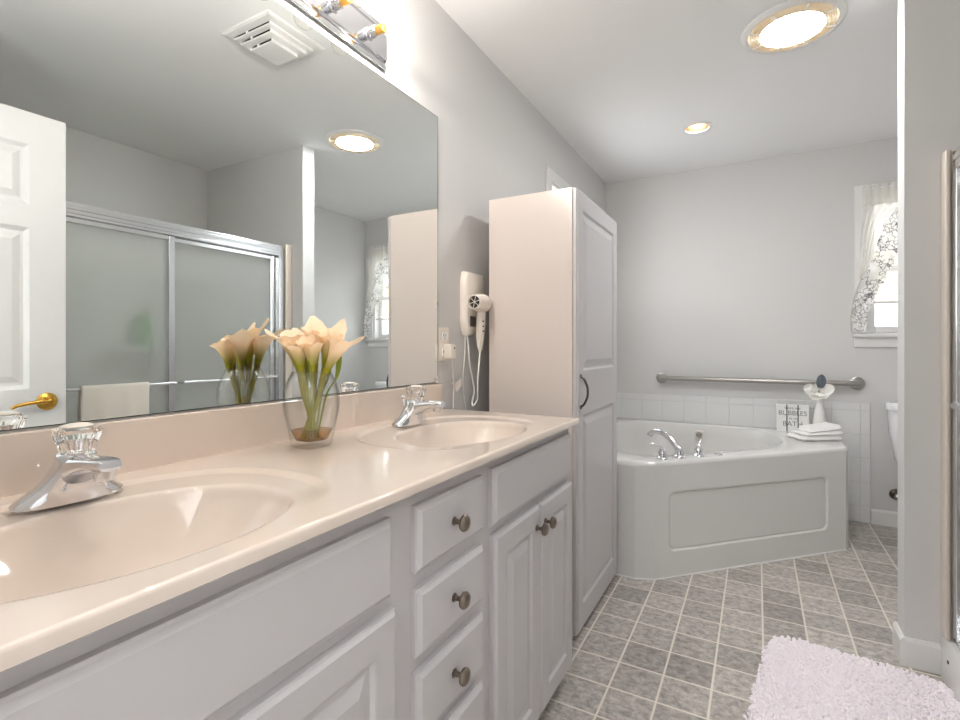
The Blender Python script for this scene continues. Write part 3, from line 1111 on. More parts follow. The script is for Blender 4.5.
# sides down to the floor, the angled one with its recess
zt = .548
side = outer
for i, (p, q) in enumerate(zip(side, side[1:] + side[:1])):
    if (p - A).length < 1e-6:
        fa = lambda s, z, d: (A.x + td.x * s + tm.x * d, A.y + td.y * s + tm.y * d, z)
        s0, s1, z0, z1, rr = .078, TL - .130, .125, .420, .032
        cs, cz = (s0 + s1) / 2, (z0 + z1) / 2
        rp = []
        for cx_, cz_, a0 in ((s1 - rr, z1 - rr, 0), (s0 + rr, z1 - rr, PI / 2), (s0 + rr, z0 + rr, PI), (s1 - rr, z0 + rr, 1.5 * PI)):
            for k in range(9):
                a = a0 + PI / 2 * k / 8
                rp.append((cx_ + rr * math.cos(a), cz_ + rr * math.sin(a)))
        def outq(s, z):
            ds, dz = s - cs, z - cz
            ks = []
            if ds: ks.append(((TL - cs) if ds > 0 else -cs) / ds)
            if dz: ks.append(((zt - cz) if dz > 0 else -cz) / dz)
            k = min(v for v in ks if v > 0)
            return cs + ds * k, cz + dz * k
        oq = [outq(*r) for r in rp]
        corners = [(TL, zt), (0, zt), (0, 0), (TL, 0)]
        for cnr in corners:
            j = min(range(len(oq)), key=lambda k: (oq[k][0] - cnr[0]) ** 2 + (oq[k][1] - cnr[1]) ** 2)
            oq[j] = cnr
        ins = lambda e: [(cs + (s - cs) * (1 - e / (s1 - cs)), cz + (z - cz) * (1 - e / (z1 - cz))) for s, z in rp]
        mb.loops([[fa(s, z, 0) for s, z in oq], [fa(s, z, 0) for s, z in rp], [fa(s, z, .003) for s, z in ins(.004)], [fa(s, z, .012) for s, z in ins(.007)]], False, False)
        pan = MB()
        pan.loops([[fa(s, z, .012) for s, z in ins(.007)], [fa(s, z, .0115) for s, z in ins(.010)], [fa(s, z, .0075) for s, z in ins(.014)]], False, True)
        pan.build('apron_panel', 'tub', tb)
    else:
        mb.poly([(p.x, p.y, 0), (q.x, q.y, 0), (q.x, q.y, zt), (p.x, p.y, zt)])
mb.build('apron', 'tub', tb)
mb = MB()          # bead of caulk where the apron meets the floor
mb.tube([(p.x - 0, p.y - 0, .002) for p in outer[:4]], .004, 8)
mb.build('caulk_bead', 'trim', tb)
# square air control on the back wall of the basin
mb = MB()
kc = Vector((.705, 3.868, .505))
mb.box(kc.x - .026, kc.x + .026, kc.y - .004, kc.y + .02, kc.z - .026, kc.z + .026, .003)
ac = mb.build('air_control', 'plastic', tb)
mb = MB()
mb.lathe([(.021, 0), (.021, -.004), (.017, -.006), (.016, -.003), (.004, -.005)], (kc.x, kc.y - .004, kc.z), 'y', 24)
mb.build('dial', 'steel', ac, 40)

# ---- roman tub filler
tf = thing('tub_filler', 'chrome arched tub spout with two lever handles on tub rim', 'faucet', (.74, 2.72, RZ))
rim = lambda s, o=.058: A + td * s + tm * o
q = rim(.185)
mb = MB()
mb.lathe([(.032, 0), (.032, .004), (.027, .010), (.022, .014), (.020, .03), (.019, .036)], (q.x, q.y, RZ), 'z', 24)
mb.build('spout_base', 'chrome', tf, 40)
d2 = (tm * .95 - td * .28).normalized()
mb = MB()
sp = [Vector((q.x + d2.x * a, q.y + d2.y * a, RZ + h)) for a, h in ((-.012, .030), (.005, .042), (.035, .070), (.070, .098), (.105, .112), (.140, .112), (.168, .100), (.180, .086))]
mb.tube(catmull(sp, 5), [.019 - .006 * min(1, i / 22) if i < 30 else .013 + .002 * (i - 30) / 5 for i in range(36)], 16)
mb.build('spout', 'chrome', tf, 60)
for s, hd in ((.085, -td * .85 + tm * .5), (.305, td * .8 + tm * .6)):
    q = rim(s)
    mb = MB()
    mb.lathe([(.027, 0), (.027, .004), (.021, .010), (.017, .013), (.0165, .020), (.022, .026), (.0215, .034), (.014, .046), (.009, .053)], (q.x, q.y, RZ), 'z', 22)
    hb = mb.build('handle', 'chrome', tf, 40)
    mb = MB()
    hd = hd.normalized()
    up = .018 if s > .2 else .006
    mb.tube(catmull([(q.x, q.y, RZ + .050), (q.x + hd.x * .012, q.y + hd.y * .012, RZ + .062), (q.x + hd.x * .035, q.y + hd.y * .035, RZ + .066 + up * .5), (q.x + hd.x * .062, q.y + hd.y * .062, RZ + .066 + up)], 5), [.007, .007, .0065, .006, .0055, .005, .005, .005, .0055, .006, .0065, .007, .007, .0068, .006, .005], 10, flat=.7)
    mb.build('lever', 'chrome', hb, 60)
mb = MB()
q = rim(.42, .05)
mb.lathe([(.022, 0), (.022, .003), (.016, .006), (.003, .007)], (q.x, q.y, RZ), 'z', 20)
tag(mb.build('air_switch_button', 'chrome', None, 40, (q.x, q.y, RZ)), 'flat round chrome button on tub rim beside lever handle', 'button')

# ---- grab bar
gb = thing('grab_bar', 'long stainless steel grab bar on the wall over tub tiles', 'grab bar', (1.02, YF, .89))
mb = MB()
gx0, gx1, gz = .432, 1.628, .893
mb.tube(catmull([(gx0, YF - .002, gz), (gx0, YF - .03, gz), (gx0 + .012, YF - .046, gz), (gx0 + .04, YF - .052, gz), (1.02, YF - .052, gz), (gx1 - .04, YF - .052, gz), (gx1 - .012, YF - .046, gz), (gx1, YF - .03, gz), (gx1, YF - .002, gz)], 6), .0175, 16)
mb.build('bar', 'steel', gb, 60)
for x in (gx0, gx1):
    mb = MB()
    mb.lathe([(.042, 0), (.042, -.008), (.037, -.012), (.020, -.013)], (x, YF, gz), 'y', 32)
    mb.build('flange', 'steel', gb, 40)

# ---- wooden board sign with printed words
SX0, SX1, SYB, SZ0 = 1.178, 1.360, 3.865, RZ + .0005
sg = thing('board_sign', 'small white three-board sign with dark printed words on tub ledge', 'sign', (1.27, SYB, SZ0))
lean = .10
sgm = Matrix.Translation((0, SYB, SZ0)) @ Matrix.Rotation(-lean, 4, 'X')
for k in range(3):
    mb = MB()
    w3 = (SX1 - SX0 - .012) / 3
    x0 = SX0 + k * (w3 + .006)
    mb.box(x0, x0 + w3, 0, .012, 0, .178, .002)
    mb.xf(sgm)
    mb.build('board', 'signw', sg)
mb = MB()
mb.box(SX0 + .003, SX1 - .003, .0125, .018, .002, .176)
mb.xf(sgm)
mb.build('backing', 'black', sg)


def words(txt, size, cx, z, parent):
    cu = bpy.data.curves.new('lettering', 'FONT')
    cu.body = txt
    cu.size = size
    cu.align_x = 'CENTER'
    cu.extrude = .0004
    ob = bpy.data.objects.new('lettering', cu)
    COL.objects.link(ob)
    dg = bpy.context.evaluated_depsgraph_get()
    me = bpy.data.meshes.new_from_object(ob.evaluated_get(dg))
    bpy.data.objects.remove(ob)
    mt = Matrix.Translation((cx, 0, 0)) @ Matrix.Translation((0, 0, z)) @ Matrix.Rotation(PI / 2, 4, 'X')
    me.transform(Matrix.Translation(-wloc(parent)) @ sgm @ Matrix.Translation((0, -.0009, 0)) @ mt)
    me.materials.clear(); me.materials.append(M['ink'])
    o = bpy.data.objects.new('lettering', me)
    o.parent = parent
    COL.objects.link(o)
    return o


cxs = (SX0 + SX1) / 2
words('there are', .024, cxs, .148, sg)
words('BUBBLES', .042, cxs, .108, sg)
words('in my', .024, cxs + .008, .080, sg)
words('BATH', .044, cxs, .038, sg)

# ---- bud vase with a white flower on the ledge
bv = thing('bud_vase', 'slender white ceramic bud vase on the ledge behind folded towel', 'vase', (1.415, 3.862, RZ))
mb = MB()
mb.lathe([(.030, 0), (.034, .006), (.037, .04), (.036, .08), (.028, .13), (.020, .175), (.0165, .215), (.018, .236), (.0185, .240), (.015, .239), (.013, .20), (.003, .18)], (1.415, 3.862, RZ), 'z', 32)
mb.build('body', 'ceramic', bv, 50)
mf = thing('white_blossom', 'white silk blossom with dark leaf standing in the bud vase', 'flower', (1.415, 3.862, RZ + .19))
FC = Vector((1.412, 3.862, .845))
mb = MB()
mb.tube([(1.415, 3.862, RZ + .195), (1.413, 3.862, .80), tuple(FC)], .003, 8)
mb.build('stem', 'leafd', mf, 60)


def petal(parent, c, direction, up, L, W, m, name, curl=.25):
    direction = Vector(direction).normalized(); up = Vector(up)
    up = (up - direction * up.dot(direction)).normalized()
    sd = direction.cross(up)
    mb = MB()
    rows = []
    for i in range(9):
        v = i / 8
        wd = W * math.sin(PI * min(1, .12 + v * .80)) ** .7 * (1 if v < .95 else .6)
        row = []
        for k in range(9):
            u = k / 4 - 1
            lift = curl * L * (v * v) - .25 * W * (1 - u * u) + .05 * L * math.sin(5 * u + 4 * v)
            row.append(c + direction * (L * v) + sd * (wd * u) + up * lift)
        rows.append(row)
    mb.loops(rows, False, False, close=False)
    o = mb.build(name, m, parent, 80)
    md = o.modifiers.new('thickness', 'SOLIDIFY'); md.thickness = .0012
    return o


for (dx, dy, dz, L) in ((-1, -.3, .10, .098), (1, -.3, .18, .090), (-.55, -.45, -.75, .080), (.5, -.5, -.62, .072), (-.45, -.3, .75, .058), (.55, -.2, .75, .062), (0, -.6, -.5, .06)):
    petal(mf, FC, (dx, dy, dz), (0, -.9, .35), L, .040, 'petalw', 'petal')
petal(mf, FC + Vector((.004, -.045, .022)), (.08, -.12, 1), (0, -1, .1), .088, .026, 'leafd', 'leaf', .05)

# ---- folded hand towel on the tub corner
tw = thing('folded_towel', 'folded white hand towel lying on the tub corner ledge', 'towel', (1.385, 3.62, RZ))
mb = MB()
cen = Vector((1.372, 3.625)); ax = Vector((.86, .5)).normalized(); ay = Vector((-ax.y, ax.x))
def towel_layer(mb, l0, l1, w0, w1, z0, z1, seed, slope=0):
    rnd = random.Random(seed)
    n, m_ = 15, 11
    rings = []
    for j in range(m_):
        v = j / (m_ - 1)
        row_t, row_b = [], []
        for i in range(n):
            u = i / (n - 1)
            rd = min(1., min(u, 1 - u) * 9, min(v, 1 - v) * 7)
            edge = math.sqrt(max(0., 1 - (1 - rd) ** 2))
            wv = .0025 * math.sin(7 * u + seed) * math.cos(5 * v + seed)
            drop = slope * (z1 - .003 - z0) * (1 - u)
            zl = RZ + .031 if seed == 2 else z0 - slope * .035 * (1 - u)
            zl = z0 if seed == 1 else max(RZ + .029, zl)
            zt_ = max(zl + .006, z1 - drop)
            zm = (zl + zt_) / 2
            p = cen + ax * (l0 + (l1 - l0) * u) + ay * (w0 + (w1 - w0) * v)
            row_t.append((p.x, p.y, zm + (zt_ - zm) * edge + wv * edge))
            row_b.append((p.x, p.y, zm + (zl - zm) * edge))
        rings.append(row_t + row_b[::-1])
    mb.loops(rings, True, True)
towel_layer(mb, -.135, .120, -.080, .080, RZ + .0008, RZ + .030, 1)
towel_layer(mb, -.105, .128, -.074, .080, RZ + .029, RZ + .066, 2, .75)
towel_layer(mb, -.070, .124, -.066, .070, RZ + .055, RZ + .098, 3, .62)
mb.build('cloth_layers', 'towelw', tw, 70)

# ================================================================== TOILET AND SHUT-OFF VALVE
to = thing('toilet', 'white toilet mostly hidden behind the partition wall', 'toilet', (2.0, 3.7, 0))
def rr_ring(cx, cy, hx_, hy_, z, n=36, e=4.):
    r = []
    for k in range(n):
        a = 2 * PI * k / n
        c_, s_ = math.cos(a), math.sin(a)
        r.append((cx + hx_ * math.copysign(abs(c_) ** (2 / e), c_), cy + hy_ * math.copysign(abs(s_) ** (2 / e), s_), z))
    return r
mb = MB()
mb.loops([rr_ring(2.0, 3.885, .17, .075, .40), rr_ring(2.0, 3.885, .20, .085, .44), rr_ring(2.0, 3.885, .228, .098, .62), rr_ring(2.0, 3.885, .235, .102, .742)])
mb.build('tank', 'porcelain', to, 50)
mb = MB()
mb.loops([rr_ring(2.0, 3.883, .240, .106, .743), rr_ring(2.0, 3.883, .246, .110, .748), rr_ring(2.0, 3.883, .246, .110, .778), rr_ring(2.0, 3.883, .235, .10, .788)])
mb.build('tank_lid', 'porcelain', to, 50)
mb = MB()
mb.loops([rr_ring(2.0, 3.60, .11, .22, .0, e=2.5), rr_ring(2.0, 3.60, .105, .21, .12, e=2.5), rr_ring(2.0, 3.56, .13, .22, .24, e=2.4), rr_ring(2.0, 3.52, .18, .25, .36, e=2.3), rr_ring(2.0, 3.52, .185, .255, .395, e=2.3)])
mb.box(1.87, 2.13, 3.70, 3.97, .26, .398, .02)
mb.build('bowl', 'porcelain', to, 50)
mb = MB()
mb.loops([rr_ring(2.0, 3.515, .185, .255, .397, e=2.3), rr_ring(2.0, 3.515, .19, .26, .405, e=2.3), rr_ring(2.0, 3.515, .19, .26, .43, e=2.3), rr_ring(2.0, 3.515, .17, .24, .442, e=2.3)])
mb.build('seat_lid', 'porcelain', to, 50)
mb = MB()
mb.lathe([(.012, 0), (.012, -.012)], (1.85, 3.786, .70), 'y', 14)
mb.tube([(1.85, 3.770, .70), (1.90, 3.764, .695), (1.93, 3.764, .69)], .006, 8)
mb.build('flush_lever', 'chrome', to, 40)
sv = thing('shutoff_valve', 'round dark metal water valve plate low on the wall by toilet', 'valve', (1.826, YF, .204))
mb = MB()
mb.lathe([(.034, 0), (.033, -.006), (.02, -.014), (.012, -.016)], (1.826, YF, .204), 'y', 24)
mb.build('escutcheon', 'bronze', sv, 40)
mb = MB()
mb.tube([(1.826, YF - .012, .204), (1.826, YF - .06, .204)], .009, 12)
mb.sphere((1.826, YF - .07, .204), .02, 1.2, .6, .8, 16)
mb.tube([(1.826, YF - .06, .21), (1.828, YF - .06, .3), (1.84, YF - .07, .43)], .006, 8)
mb.build('valve_body', 'steel', sv, 40)

# ================================================================== SHOWER
SY0, SY1 = .752, 2.288
st = thing('shower_stall', 'white fiberglass shower base and surround behind sliding doors', 'shower', (2.0, 1.52, 0))
mb = MB()
pf = [(1.618, 0), (1.622, .12), (1.632, .138), (1.650, .142), (1.715, .142), (1.725, .13), (1.735, .045), (2.0, .03), (XR - .02, .05), (XR - .02, 0)]
mb.loops([[(x, y, z) for x, z in pf] for y in (SY0, SY1)])
mb.build('base', 'tub', st, 30)
mb = MB()
mb.box(XR - .018, XR - .002, SY0, SY1, .05, 1.80)
mb.box(1.735, XR - .018, SY1 - .018, SY1 - .002, .045, 1.80)
mb.box(1.755, XR - .018, SY0, SY0 + .016, .045, 1.80)
mb.build('surround', 'surround', st)
mb = MB()
mb.box(1.622, 1.636, 2.238, 2.2885, .140, 1.795, .004)
mb.box(1.636, 1.735, 2.262, 2.2885, .140, 1.795)
mb.build('flange', 'flange', st)
mb = MB()
mb.lathe([(.006, 0), (.006, -.003)], (1.6215, 2.205, .083), 'x', 14)
mb.build('weep_hole', 'dark', st)
mb = MB()
mb.box(2.36, XR - .018, 1.60, 2.0, 1.10, 1.125, .006)
mb.build('shelf', 'surround', st)
bt = thing('shampoo_bottle', 'green bottle blurred behind the frosted shower glass', 'bottle', (2.44, 1.80, 1.125))
mb = MB()
mb.lathe([(.038, 0), (.042, .01), (.042, .15), (.034, .185), (.016, .20)], (2.44, 1.80, 1.1255), 'z', 24)
mb.build('body', 'shampoo', bt, 40)
mb = MB()
mb.lathe([(.017, .2005), (.017, .235), (.012, .24)], (2.44, 1.80, 1.1255), 'z', 20)
mb.build('cap', 'shampoo', bt, 40)

sdr = thing('shower_door_set', 'chrome-framed sliding frosted glass shower doors seen in mirror', 'shower door', (1.67, 1.5, .142))
mb = MB()
mb.box(1.640, 1.705, SY0 + .002, 2.234, 1.716, 1.730, .002)
mb.box(1.640, 1.648, SY0 + .002, 2.234, 1.730, 1.782, .002)
mb.box(1.648, 1.700, SY0 + .002, 2.234, 1.768, 1.782, .002)
mb.box(1.636, 1.642, SY0 + .002, 2.234, 1.748, 1.766, .002)
mb.build('header', 'alum', sdr)
mb = MB()
mb.box(1.642, 1.70, SY0 + .002, 2.234, .1425, .160, .002)
mb.build('bottom_track', 'alum', sdr)
for a, b in ((2.196, 2.235), (SY0 + .002, SY0 + .03)):
    mb = MB()
    mb.box(1.638, 1.700, a, b, .160, 1.716, .002)
    mb.build('jamb', 'alum', sdr)
for (y0, y1, x, lbl) in ((SY0 + .034, 1.545, 1.656, 'outer'), (1.505, 2.192, 1.684, 'inner')):
    mb = MB()
    mb.box(x - .0025, x + .0025, y0 + .012, y1 - .012, .185, 1.702)
    gp = mb.build('glass_panel', 'frost', sdr)
    mb = MB()
    for a in (y0, y1 - .032):
        mb.box(x - .009, x + .009, a, a + .032, .164, 1.714, .003)
    mb.box(x - .009, x + .009, y0 + .032, y1 - .032, .164, .195, .003)
    mb.box(x - .009, x + .009, y0 + .032, y1 - .032, 1.690, 1.714, .003)
    mb.build('frame', 'alum', gp)
    bxx = 1.606 if lbl == 'outer' else 1.624
    zb = .938
    b0, b1 = (y0 + .02, y1 - .02) if lbl == 'outer' else (y0 + .075, y1 - .02)
    mb = MB()
    mb.tube([(bxx, b0, zb), (bxx, b1, zb)], .0085, 12)
    for yy in (b0 + .006, b1 - .006):
        mb.tube([(x - .008, yy, zb), (bxx - .002, yy, zb)], .010, 12)
    mb.build('towel_bar', 'alum', gp, 50)

# towel folded over the outer door's bar
mb = MB()
rows = []
prof = [(-.014, -.40), (-.015, -.30), (-.0145, -.15), (-.0135, -.04), (-.013, 0), (-.010, .010), (-.004, .0145), (.004, .0145), (.010, .010), (.0125, 0), (.0135, -.05), (.014, -.2), (.014, -.36)]
for j in range(25):
    v = j / 24
    y = 1.100 + (1.388 - 1.100) * v
    row = []
    for (dx, dz) in prof:
        wv = .0035 * math.sin(v * 17 + dz * 3) * min(1, max(0, -dz * 5))
        row.append((1.606 + dx * 1.0 + (wv - abs(wv) if dx < 0 else 0), y + .004 * math.sin(dz * 12), .938 + dz))
    rows.append(row)
mb.loops(rows, False, False, close=False)
o = mb.build('bath_towel', 'towel', None, 80, (1.606, 1.244, .938))
md = o.modifiers.new('thickness', 'SOLIDIFY'); md.thickness = .006; md.offset = -1
tag(o, 'cream towel hanging over the shower door bar, seen in mirror', 'towel')

# ================================================================== WALL ITEMS BESIDE THE MIRROR
op = thing('outlet_plate', 'ivory electrical outlet plate on wall beside mirror edge', 'outlet', (0, 1.632, 1.137))
mb = MB()
mb.box(.0006, .006, 1.597, 1.667, 1.074, 1.204, .003)
mb.build('cover', 'plastic', op)
for z in (1.170, 1.108):
    mb = MB()
    mb.box(.006, .008, 1.616, 1.648, z - .016, z + .016, .004)
    so = mb.build('socket_face', 'white', op)
    mb = MB()
    for y in (1.624, 1.640):
        mb.box(.008, .0086, y - .0012, y + .0012, z - .002, z + .008)
    mb.box(.008, .0086, 1.630, 1.634, z - .011, z - .007)
    mb.build('slots', 'black', so)
pa = thing('plug_adapter', 'ivory plug-in adapter block with thin cord in the outlet', 'adapter', (.008, 1.645, 1.09))
mb = MB()
mb.box(.0088, .042, 1.622, 1.664, 1.082, 1.140, .006, 3)
mb.build('block', 'plastic', pa, 40)
mb = MB(); mb.sphere((.0425, 1.648, 1.124), .004, .4, 1, 1, 10)
mb.build('indicator', 'black', pa)
mb = MB()
mb.tube(catmull([(.03, 1.646, 1.082), (.028, 1.656, 1.05), (.018, 1.676, 1.015), (.014, 1.690, .985), (.014, 1.688, .95), (.014, 1.686, .90), (.014, 1.684, .80), (.02, 1.68, .4), (.03, 1.68, .01)], 6), .0022, 8)
mb.build('cord', 'white', pa, 60)
mb = MB()
mb.poly([(.020, 1.690, .985), (.022, 1.735, 1.003), (.026, 1.730, .975), (.022, 1.704, .950), (.02, 1.692, .955)])
mb.poly([(.019, 1.684, .985), (.021, 1.664, .992), (.021, 1.664, .982), (.019, 1.684, .976)])
o = mb.build('tag', 'tag', pa)
md = o.modifiers.new('thickness', 'SOLIDIFY'); md.thickness = .0006

# ---- hair dryer and its wall holder
HYc = 1.822
hh = thing('dryer_holder', 'ivory wall-mounted hair dryer holder beside tall cabinet', 'dryer holder', (0, HYc, 1.30))
mb = MB()
rings = []
for x, k in ((.001, .94), (.010, 1.0), (.026, .98), (.033, .93), (.036, .84)):
    ring = []
    for z, hw in ((1.175, .020), (1.200, .046), (1.235, .064), (1.30, .080), (1.36, .083), (1.41, .079), (1.438, .072)):
        ring.append((x, HYc + .012 + min(0, z - 1.29) * .33 - hw * k, 1.31 + (z - 1.31) * (k * .5 + .5)))
    for z, hw in reversed(((1.175, .020), (1.200, .046), (1.235, .064), (1.30, .080), (1.36, .083), (1.41, .079), (1.438, .072))):
        ring.append((x, HYc + .004 + min(0, z - 1.29) * .33 + hw * k, 1.31 + (z - 1.31) * (k * .5 + .5)))
    rings.append(ring)
mb.loops(rings)
mb.build('housing', 'plastic', hh, 40)
mb = MB()
mb.box(.036, .0375, HYc - .046, HYc + .008, 1.212, 1.255, .003)
mb.build('label_plate', 'steel', hh)
mb = MB()
mb.tube(catmull([(.02, 1.782, 1.178), (.022, 1.790, 1.12), (.022, 1.80, 1.06), (.022, 1.825, .99), (.022, 1.838, .94), (.026, 1.815, .90), (.04, 1.80, .885), (.05, 1.815, .91), (.06, 1.80, .95), (.065, 1.792, 1.0), (.068, 1.797, 1.06), (.066, 1.809, 1.112)], 6), .0036, 8)
mb.build('coil_cord', 'white', hh, 60)
mb = MB()
mb.tube(catmull([(.018, 1.770, 1.178), (.016, 1.772, 1.12), (.014, 1.766, 1.05), (.014, 1.758, .98), (.014, 1.768, .92), (.014, 1.782, .86), (.014, 1.79, .80), (.02, 1.79, .4), (.03, 1.80, .01)], 6), .0026, 8)
mb.build('power_cord', 'white', hh, 60)
hd_ = thing('hair_dryer', 'small ivory hair dryer hung in its wall holder', 'hair dryer', (.089, 1.778, 1.308))
bd = Vector((.06, -1, 0)).normalized()          # barrel axis, nozzle towards the camera
bc = Vector((.078, 1.792, 1.308))
mb = MB()
sd = Vector((-bd.y, bd.x, 0))
rings = []
for t, r in ((-.055, .012), (-.052, .026), (-.040, .034), (-.015, .0375), (.015, .036), (.04, .032), (.060, .029), (.062, .025), (.050, .0245)):
    rings.append([bc + bd * t + sd * (r * math.cos(2 * PI * k / 28)) + Vector((0, 0, r * math.sin(2 * PI * k / 28))) for k in range(28)])
mb.loops(rings)
mb.build('barrel', 'plastic', hd_, 40)
mb = MB()
rings = [[bc + bd * t + sd * (r * math.cos(2 * PI * k / 24)) + Vector((0, 0, r * math.sin(2 * PI * k / 24))) for k in range(24)] for t, r in ((.0515, .0242), (.053, .0235))]
mb.loops(rings)
nz = mb.build('nozzle_opening', 'black', hd_)
mb = MB()
for a in (.3, 1.35, 2.4):
    p = sd * (.0235 * math.cos(a)) + Vector((0, 0, .0235 * math.sin(a)))
    mb.tube([bc + bd * .056 - p, bc + bd * .056 + p], .0012, 6)
mb.build('grille', 'plastic', nz)
mb = MB()
hb_ = bc + Vector((-.002, .012, -.03))
mb.tube([hb_, hb_ + Vector((-.004, .003, -.05)), hb_ + Vector((-.008, .003, -.10)), hb_ + Vector((-.010, .004, -.145)), hb_ + Vector((-.010, .006, -.168))], [.0185, .020, .0185, .013, .007], 18, flat=.9)
hn = mb.build('handle', 'plastic', hd_, 50)
mb = MB()
for k in range(3):
    p = hb_ + Vector((.012, -.008, -.045 - .02 * k))
    mb.sphere(p, .0035, 1, 1, 1, 8)
mb.build('switch', 'black', hn)

# ================================================================== FAR WINDOW CURTAIN AND BLIND
bl = thing('window_blind', 'white horizontal slat blind half lowered in the far window', 'blind', (2.05, YF + .03, 1.40))
mb = MB()
z = 2.075
while z > 1.425:
    y = YF + .022
    mb.loops([[(1.698, y - .011, z - .004), (1.698, y + .011, z + .004), (1.698, y + .011, z + .005), (1.698, y - .011, z - .003)],
              [(2.402, y - .011, z - .004), (2.402, y + .011, z + .004), (2.402, y + .011, z + .005), (2.402, y - .011, z - .003)]])
    z -= .0235
mb.build('slats', 'blind', bl)
mb = MB(); mb.box(1.698, 2.402, YF + .010, YF + .034, 1.402, 1.420, .003)
mb.build('bottom_rail', 'white', bl)
mb = MB(); mb.box(1.698, 2.402, YF + .008, YF + .036, 2.066, 2.089, .002)
mb.build('head_rail', 'white', bl)
mb = MB()
for x in (1.80, 2.05, 2.30):
    mb.tube([(x, YF + .0095, 2.07), (x, YF + .0095, 1.41)], .001, 6)
mb.build('ladder_cord', 'white', bl)

ct = thing('window_curtain', 'sheer white curtain with flower-print ruffled swags on the far window', 'curtain', (2.05, YF - .04, 2.13))
WC = 2.05
mb = MB()
mb.tube([(1.66, YF - .045, 2.128), (2.44, YF - .045, 2.128)], .006, 10)
for x in (1.662, 2.438):
    mb.tube([(x, YF - .018, 2.128), (x, YF - .045, 2.128)], .006, 10)
mb.build('rod', 'white', ct, 50)
# inner boundary of the left half, from the top centre down to the outer lower corner (distance from the window's centre line, z)
edge_o = catmull([(0.02, 2.105, 0), (.12, 2.06, 0), (.215, 2.0, 0), (.285, 1.91, 0), (.32, 1.80, 0), (.35, 1.67, 0), (.395, 1.58, 0), (.425, 1.49, 0), (.445, 1.40, 0), (.455, 1.31, 0), (.452, 1.225, 0)], 8)
edge_i = catmull([(0.0, 1.96, 0), (.08, 1.90, 0), (.155, 1.83, 0), (.215, 1.74, 0), (.245, 1.64, 0), (.290, 1.54, 0), (.330, 1.46, 0), (.350, 1.40, 0), (.370, 1.345, 0), (.378, 1.28, 0), (.380, 1.222, 0)], 8)
for sgn in (-1, 1):
    # sheer field between the casing and the swag
    mb = MB()
    rows = []
    for i, e in enumerate(edge_o):
        row = []
        for k in range(15):
            t = k / 14
            x = (.405 + .012 * math.sin(e.y * 5)) * (1 - t) + e.x * t if e.x < .40 else e.x + (.006 * (1 - t))
            yy = YF - .045 + .008 * math.sin(k * 2.2 + e.y * 2) * min(1, (2.14 - e.y) * 6)
            row.append((WC + sgn * x, yy, e.y + (2.118 - e.y) * 0))
        rows.append(row)
    top_row = [(p[0], YF - .045, 2.134) for p in rows[0]]
    mb.loops([top_row] + rows, False, False, close=False)
    mb.build('sheer_panel', 'sheer', ct, 80)
    # gathered print band
    mb = MB()
    rows = []
    n = len(edge_o)
    for i in range(n):
        a, b = edge_o[i], edge_i[i]
        row = []
        for k in range(11):
            t = k / 10
            x = a.x + (b.x - a.x) * t
            z = a.y + (b.y - a.y) * t
            ruf = .010 * math.sin(i * .9) * (abs(t - .5) * 2) ** 2 + .006 * math.sin(t * 9 + i * .35)
            row.append((WC + sgn * (x + .004 * math.sin(i * .8 + k)), YF - .060 + ruf, z + .004 * math.sin(i * 1.1 + k * .7)))
        rows.append(row)
    mb.loops(rows, False, False, close=False)
    mb.build('printed_swag', 'print_', ct, 80)
# header of the sheer
mb = MB()
rows = []
for z in (2.150, 2.118, 2.02):
    rows.append([(1.655 + .79 * k / 80, YF - .052 + .006 * math.sin(k * 1.5) * (1 if z != 2.118 else .6), z + .004 * math.sin(k * .9)) for k in range(81)])
mb.loops(rows, False, False, close=False)
mb.build('header', 'sheer', ct, 80)

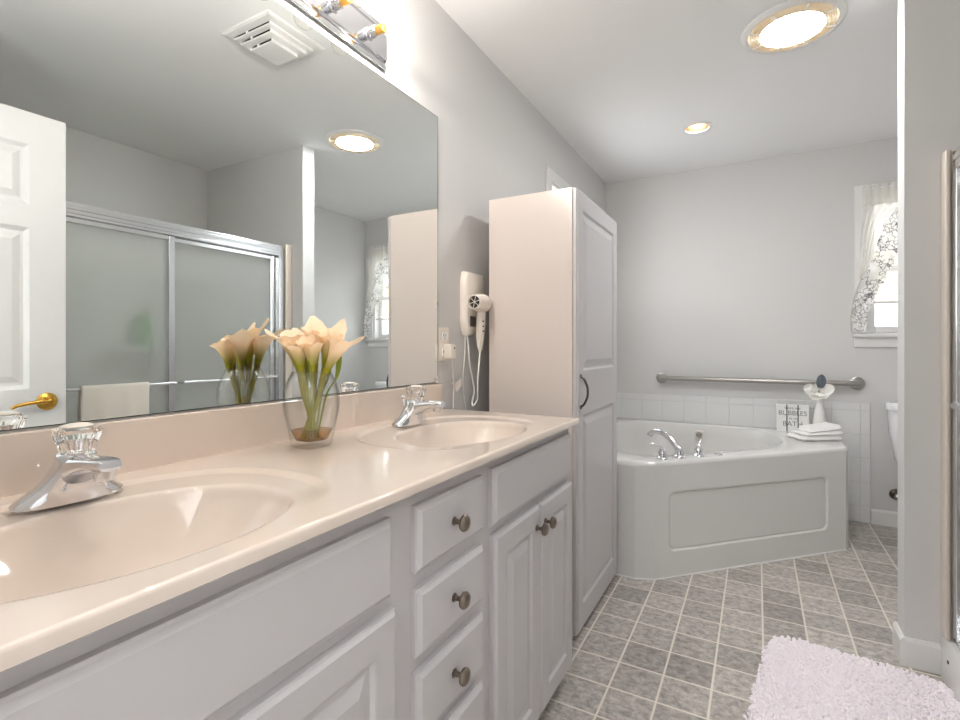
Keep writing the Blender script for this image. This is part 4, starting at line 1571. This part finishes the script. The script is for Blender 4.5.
# ================================================================== BATH RUG
RGc = Vector((1.330, 1.878)); ra = -.125
rw, rl = .268, .360
rx = Vector((math.cos(ra), math.sin(ra))); ry = Vector((-rx.y, rx.x))
mb = MB()
rnd = random.Random(11)
def rug_ring(h, k, z):
    r = []
    n = 48
    for i in range(n):
        a = 2 * PI * i / n
        c_, s_ = math.cos(a), math.sin(a)
        u = rw * k * math.copysign(abs(c_) ** (2 / 7), c_); v = rl * k * math.copysign(abs(s_) ** (2 / 7), s_)
        p = RGc + rx * u + ry * v
        r.append((p.x, p.y, z))
    return r
mb.loops([rug_ring(0, .985, .001), rug_ring(0, .99, .006), rug_ring(0, .97, .010)])
st_ = .0102
nu, nv = int(2 * rw / st_), int(2 * rl / st_)
for i in range(nu + 1):
    for j in range(nv + 1):
        u = -rw + st_ * i + rnd.uniform(-.0035, .0035); v = -rl + st_ * j + rnd.uniform(-.004, .004)
        if (abs(u / rw) ** 7 + abs(v / rl) ** 7) > 1.03:
            continue
        p = RGc + rx * u + ry * v
        a = rnd.uniform(0, 2 * PI); tl_ = rnd.uniform(.25, 1.0)
        d = Vector((math.cos(a) * math.sin(tl_), math.sin(a) * math.sin(tl_), math.cos(tl_)))
        b0 = Vector((p.x, p.y, .008))
        L = rnd.uniform(.010, .015)
        e1 = b0 + d * L * .6 + Vector((0, 0, .002)); e2 = b0 + d * L
        e2.z = max(e2.z, .016)
        mb.tube([b0, e1, e2, e2 + d * .002], [.0040, .0052, .0045, .0014], 6)
o = mb.build('bath_rug', 'rug', None, 70, (RGc.x, RGc.y, 0))
tag(o, 'pale pink shaggy chenille bath rug on the tile floor', 'rug')

# ================================================================== OUTSIDE THE WINDOW
o = MB().box(-20, 24, YF + .5, 40, -1.2, -1.0).build('bounce_ground', 'pale_ground'); structure(o)  # unseen ground, coloured pale to bounce daylight up to the ceiling
nh = thing('neighbor_house', 'yellow-sided house with grey roof outside the far window', 'house', (5, 15, -1))
mb = MB(); mb.box(-3, 12, 14, 20, -1, 3.3)
mb.build('siding', 'siding', nh)
mb = MB()
mb.loops([[(-3.6, 13.4, 3.2), (-3.6, 20.6, 3.2), (-3.6, 17, 6.2)], [(12.6, 13.4, 3.2), (12.6, 20.6, 3.2), (12.6, 17, 6.2)]])
mb.build('roof', 'shingle', nh)
mb = MB(); mb.box(-2.5, 11.5, 13.9, 14, -1, 2.1)
mb.build('garage_front', 'trim', nh)
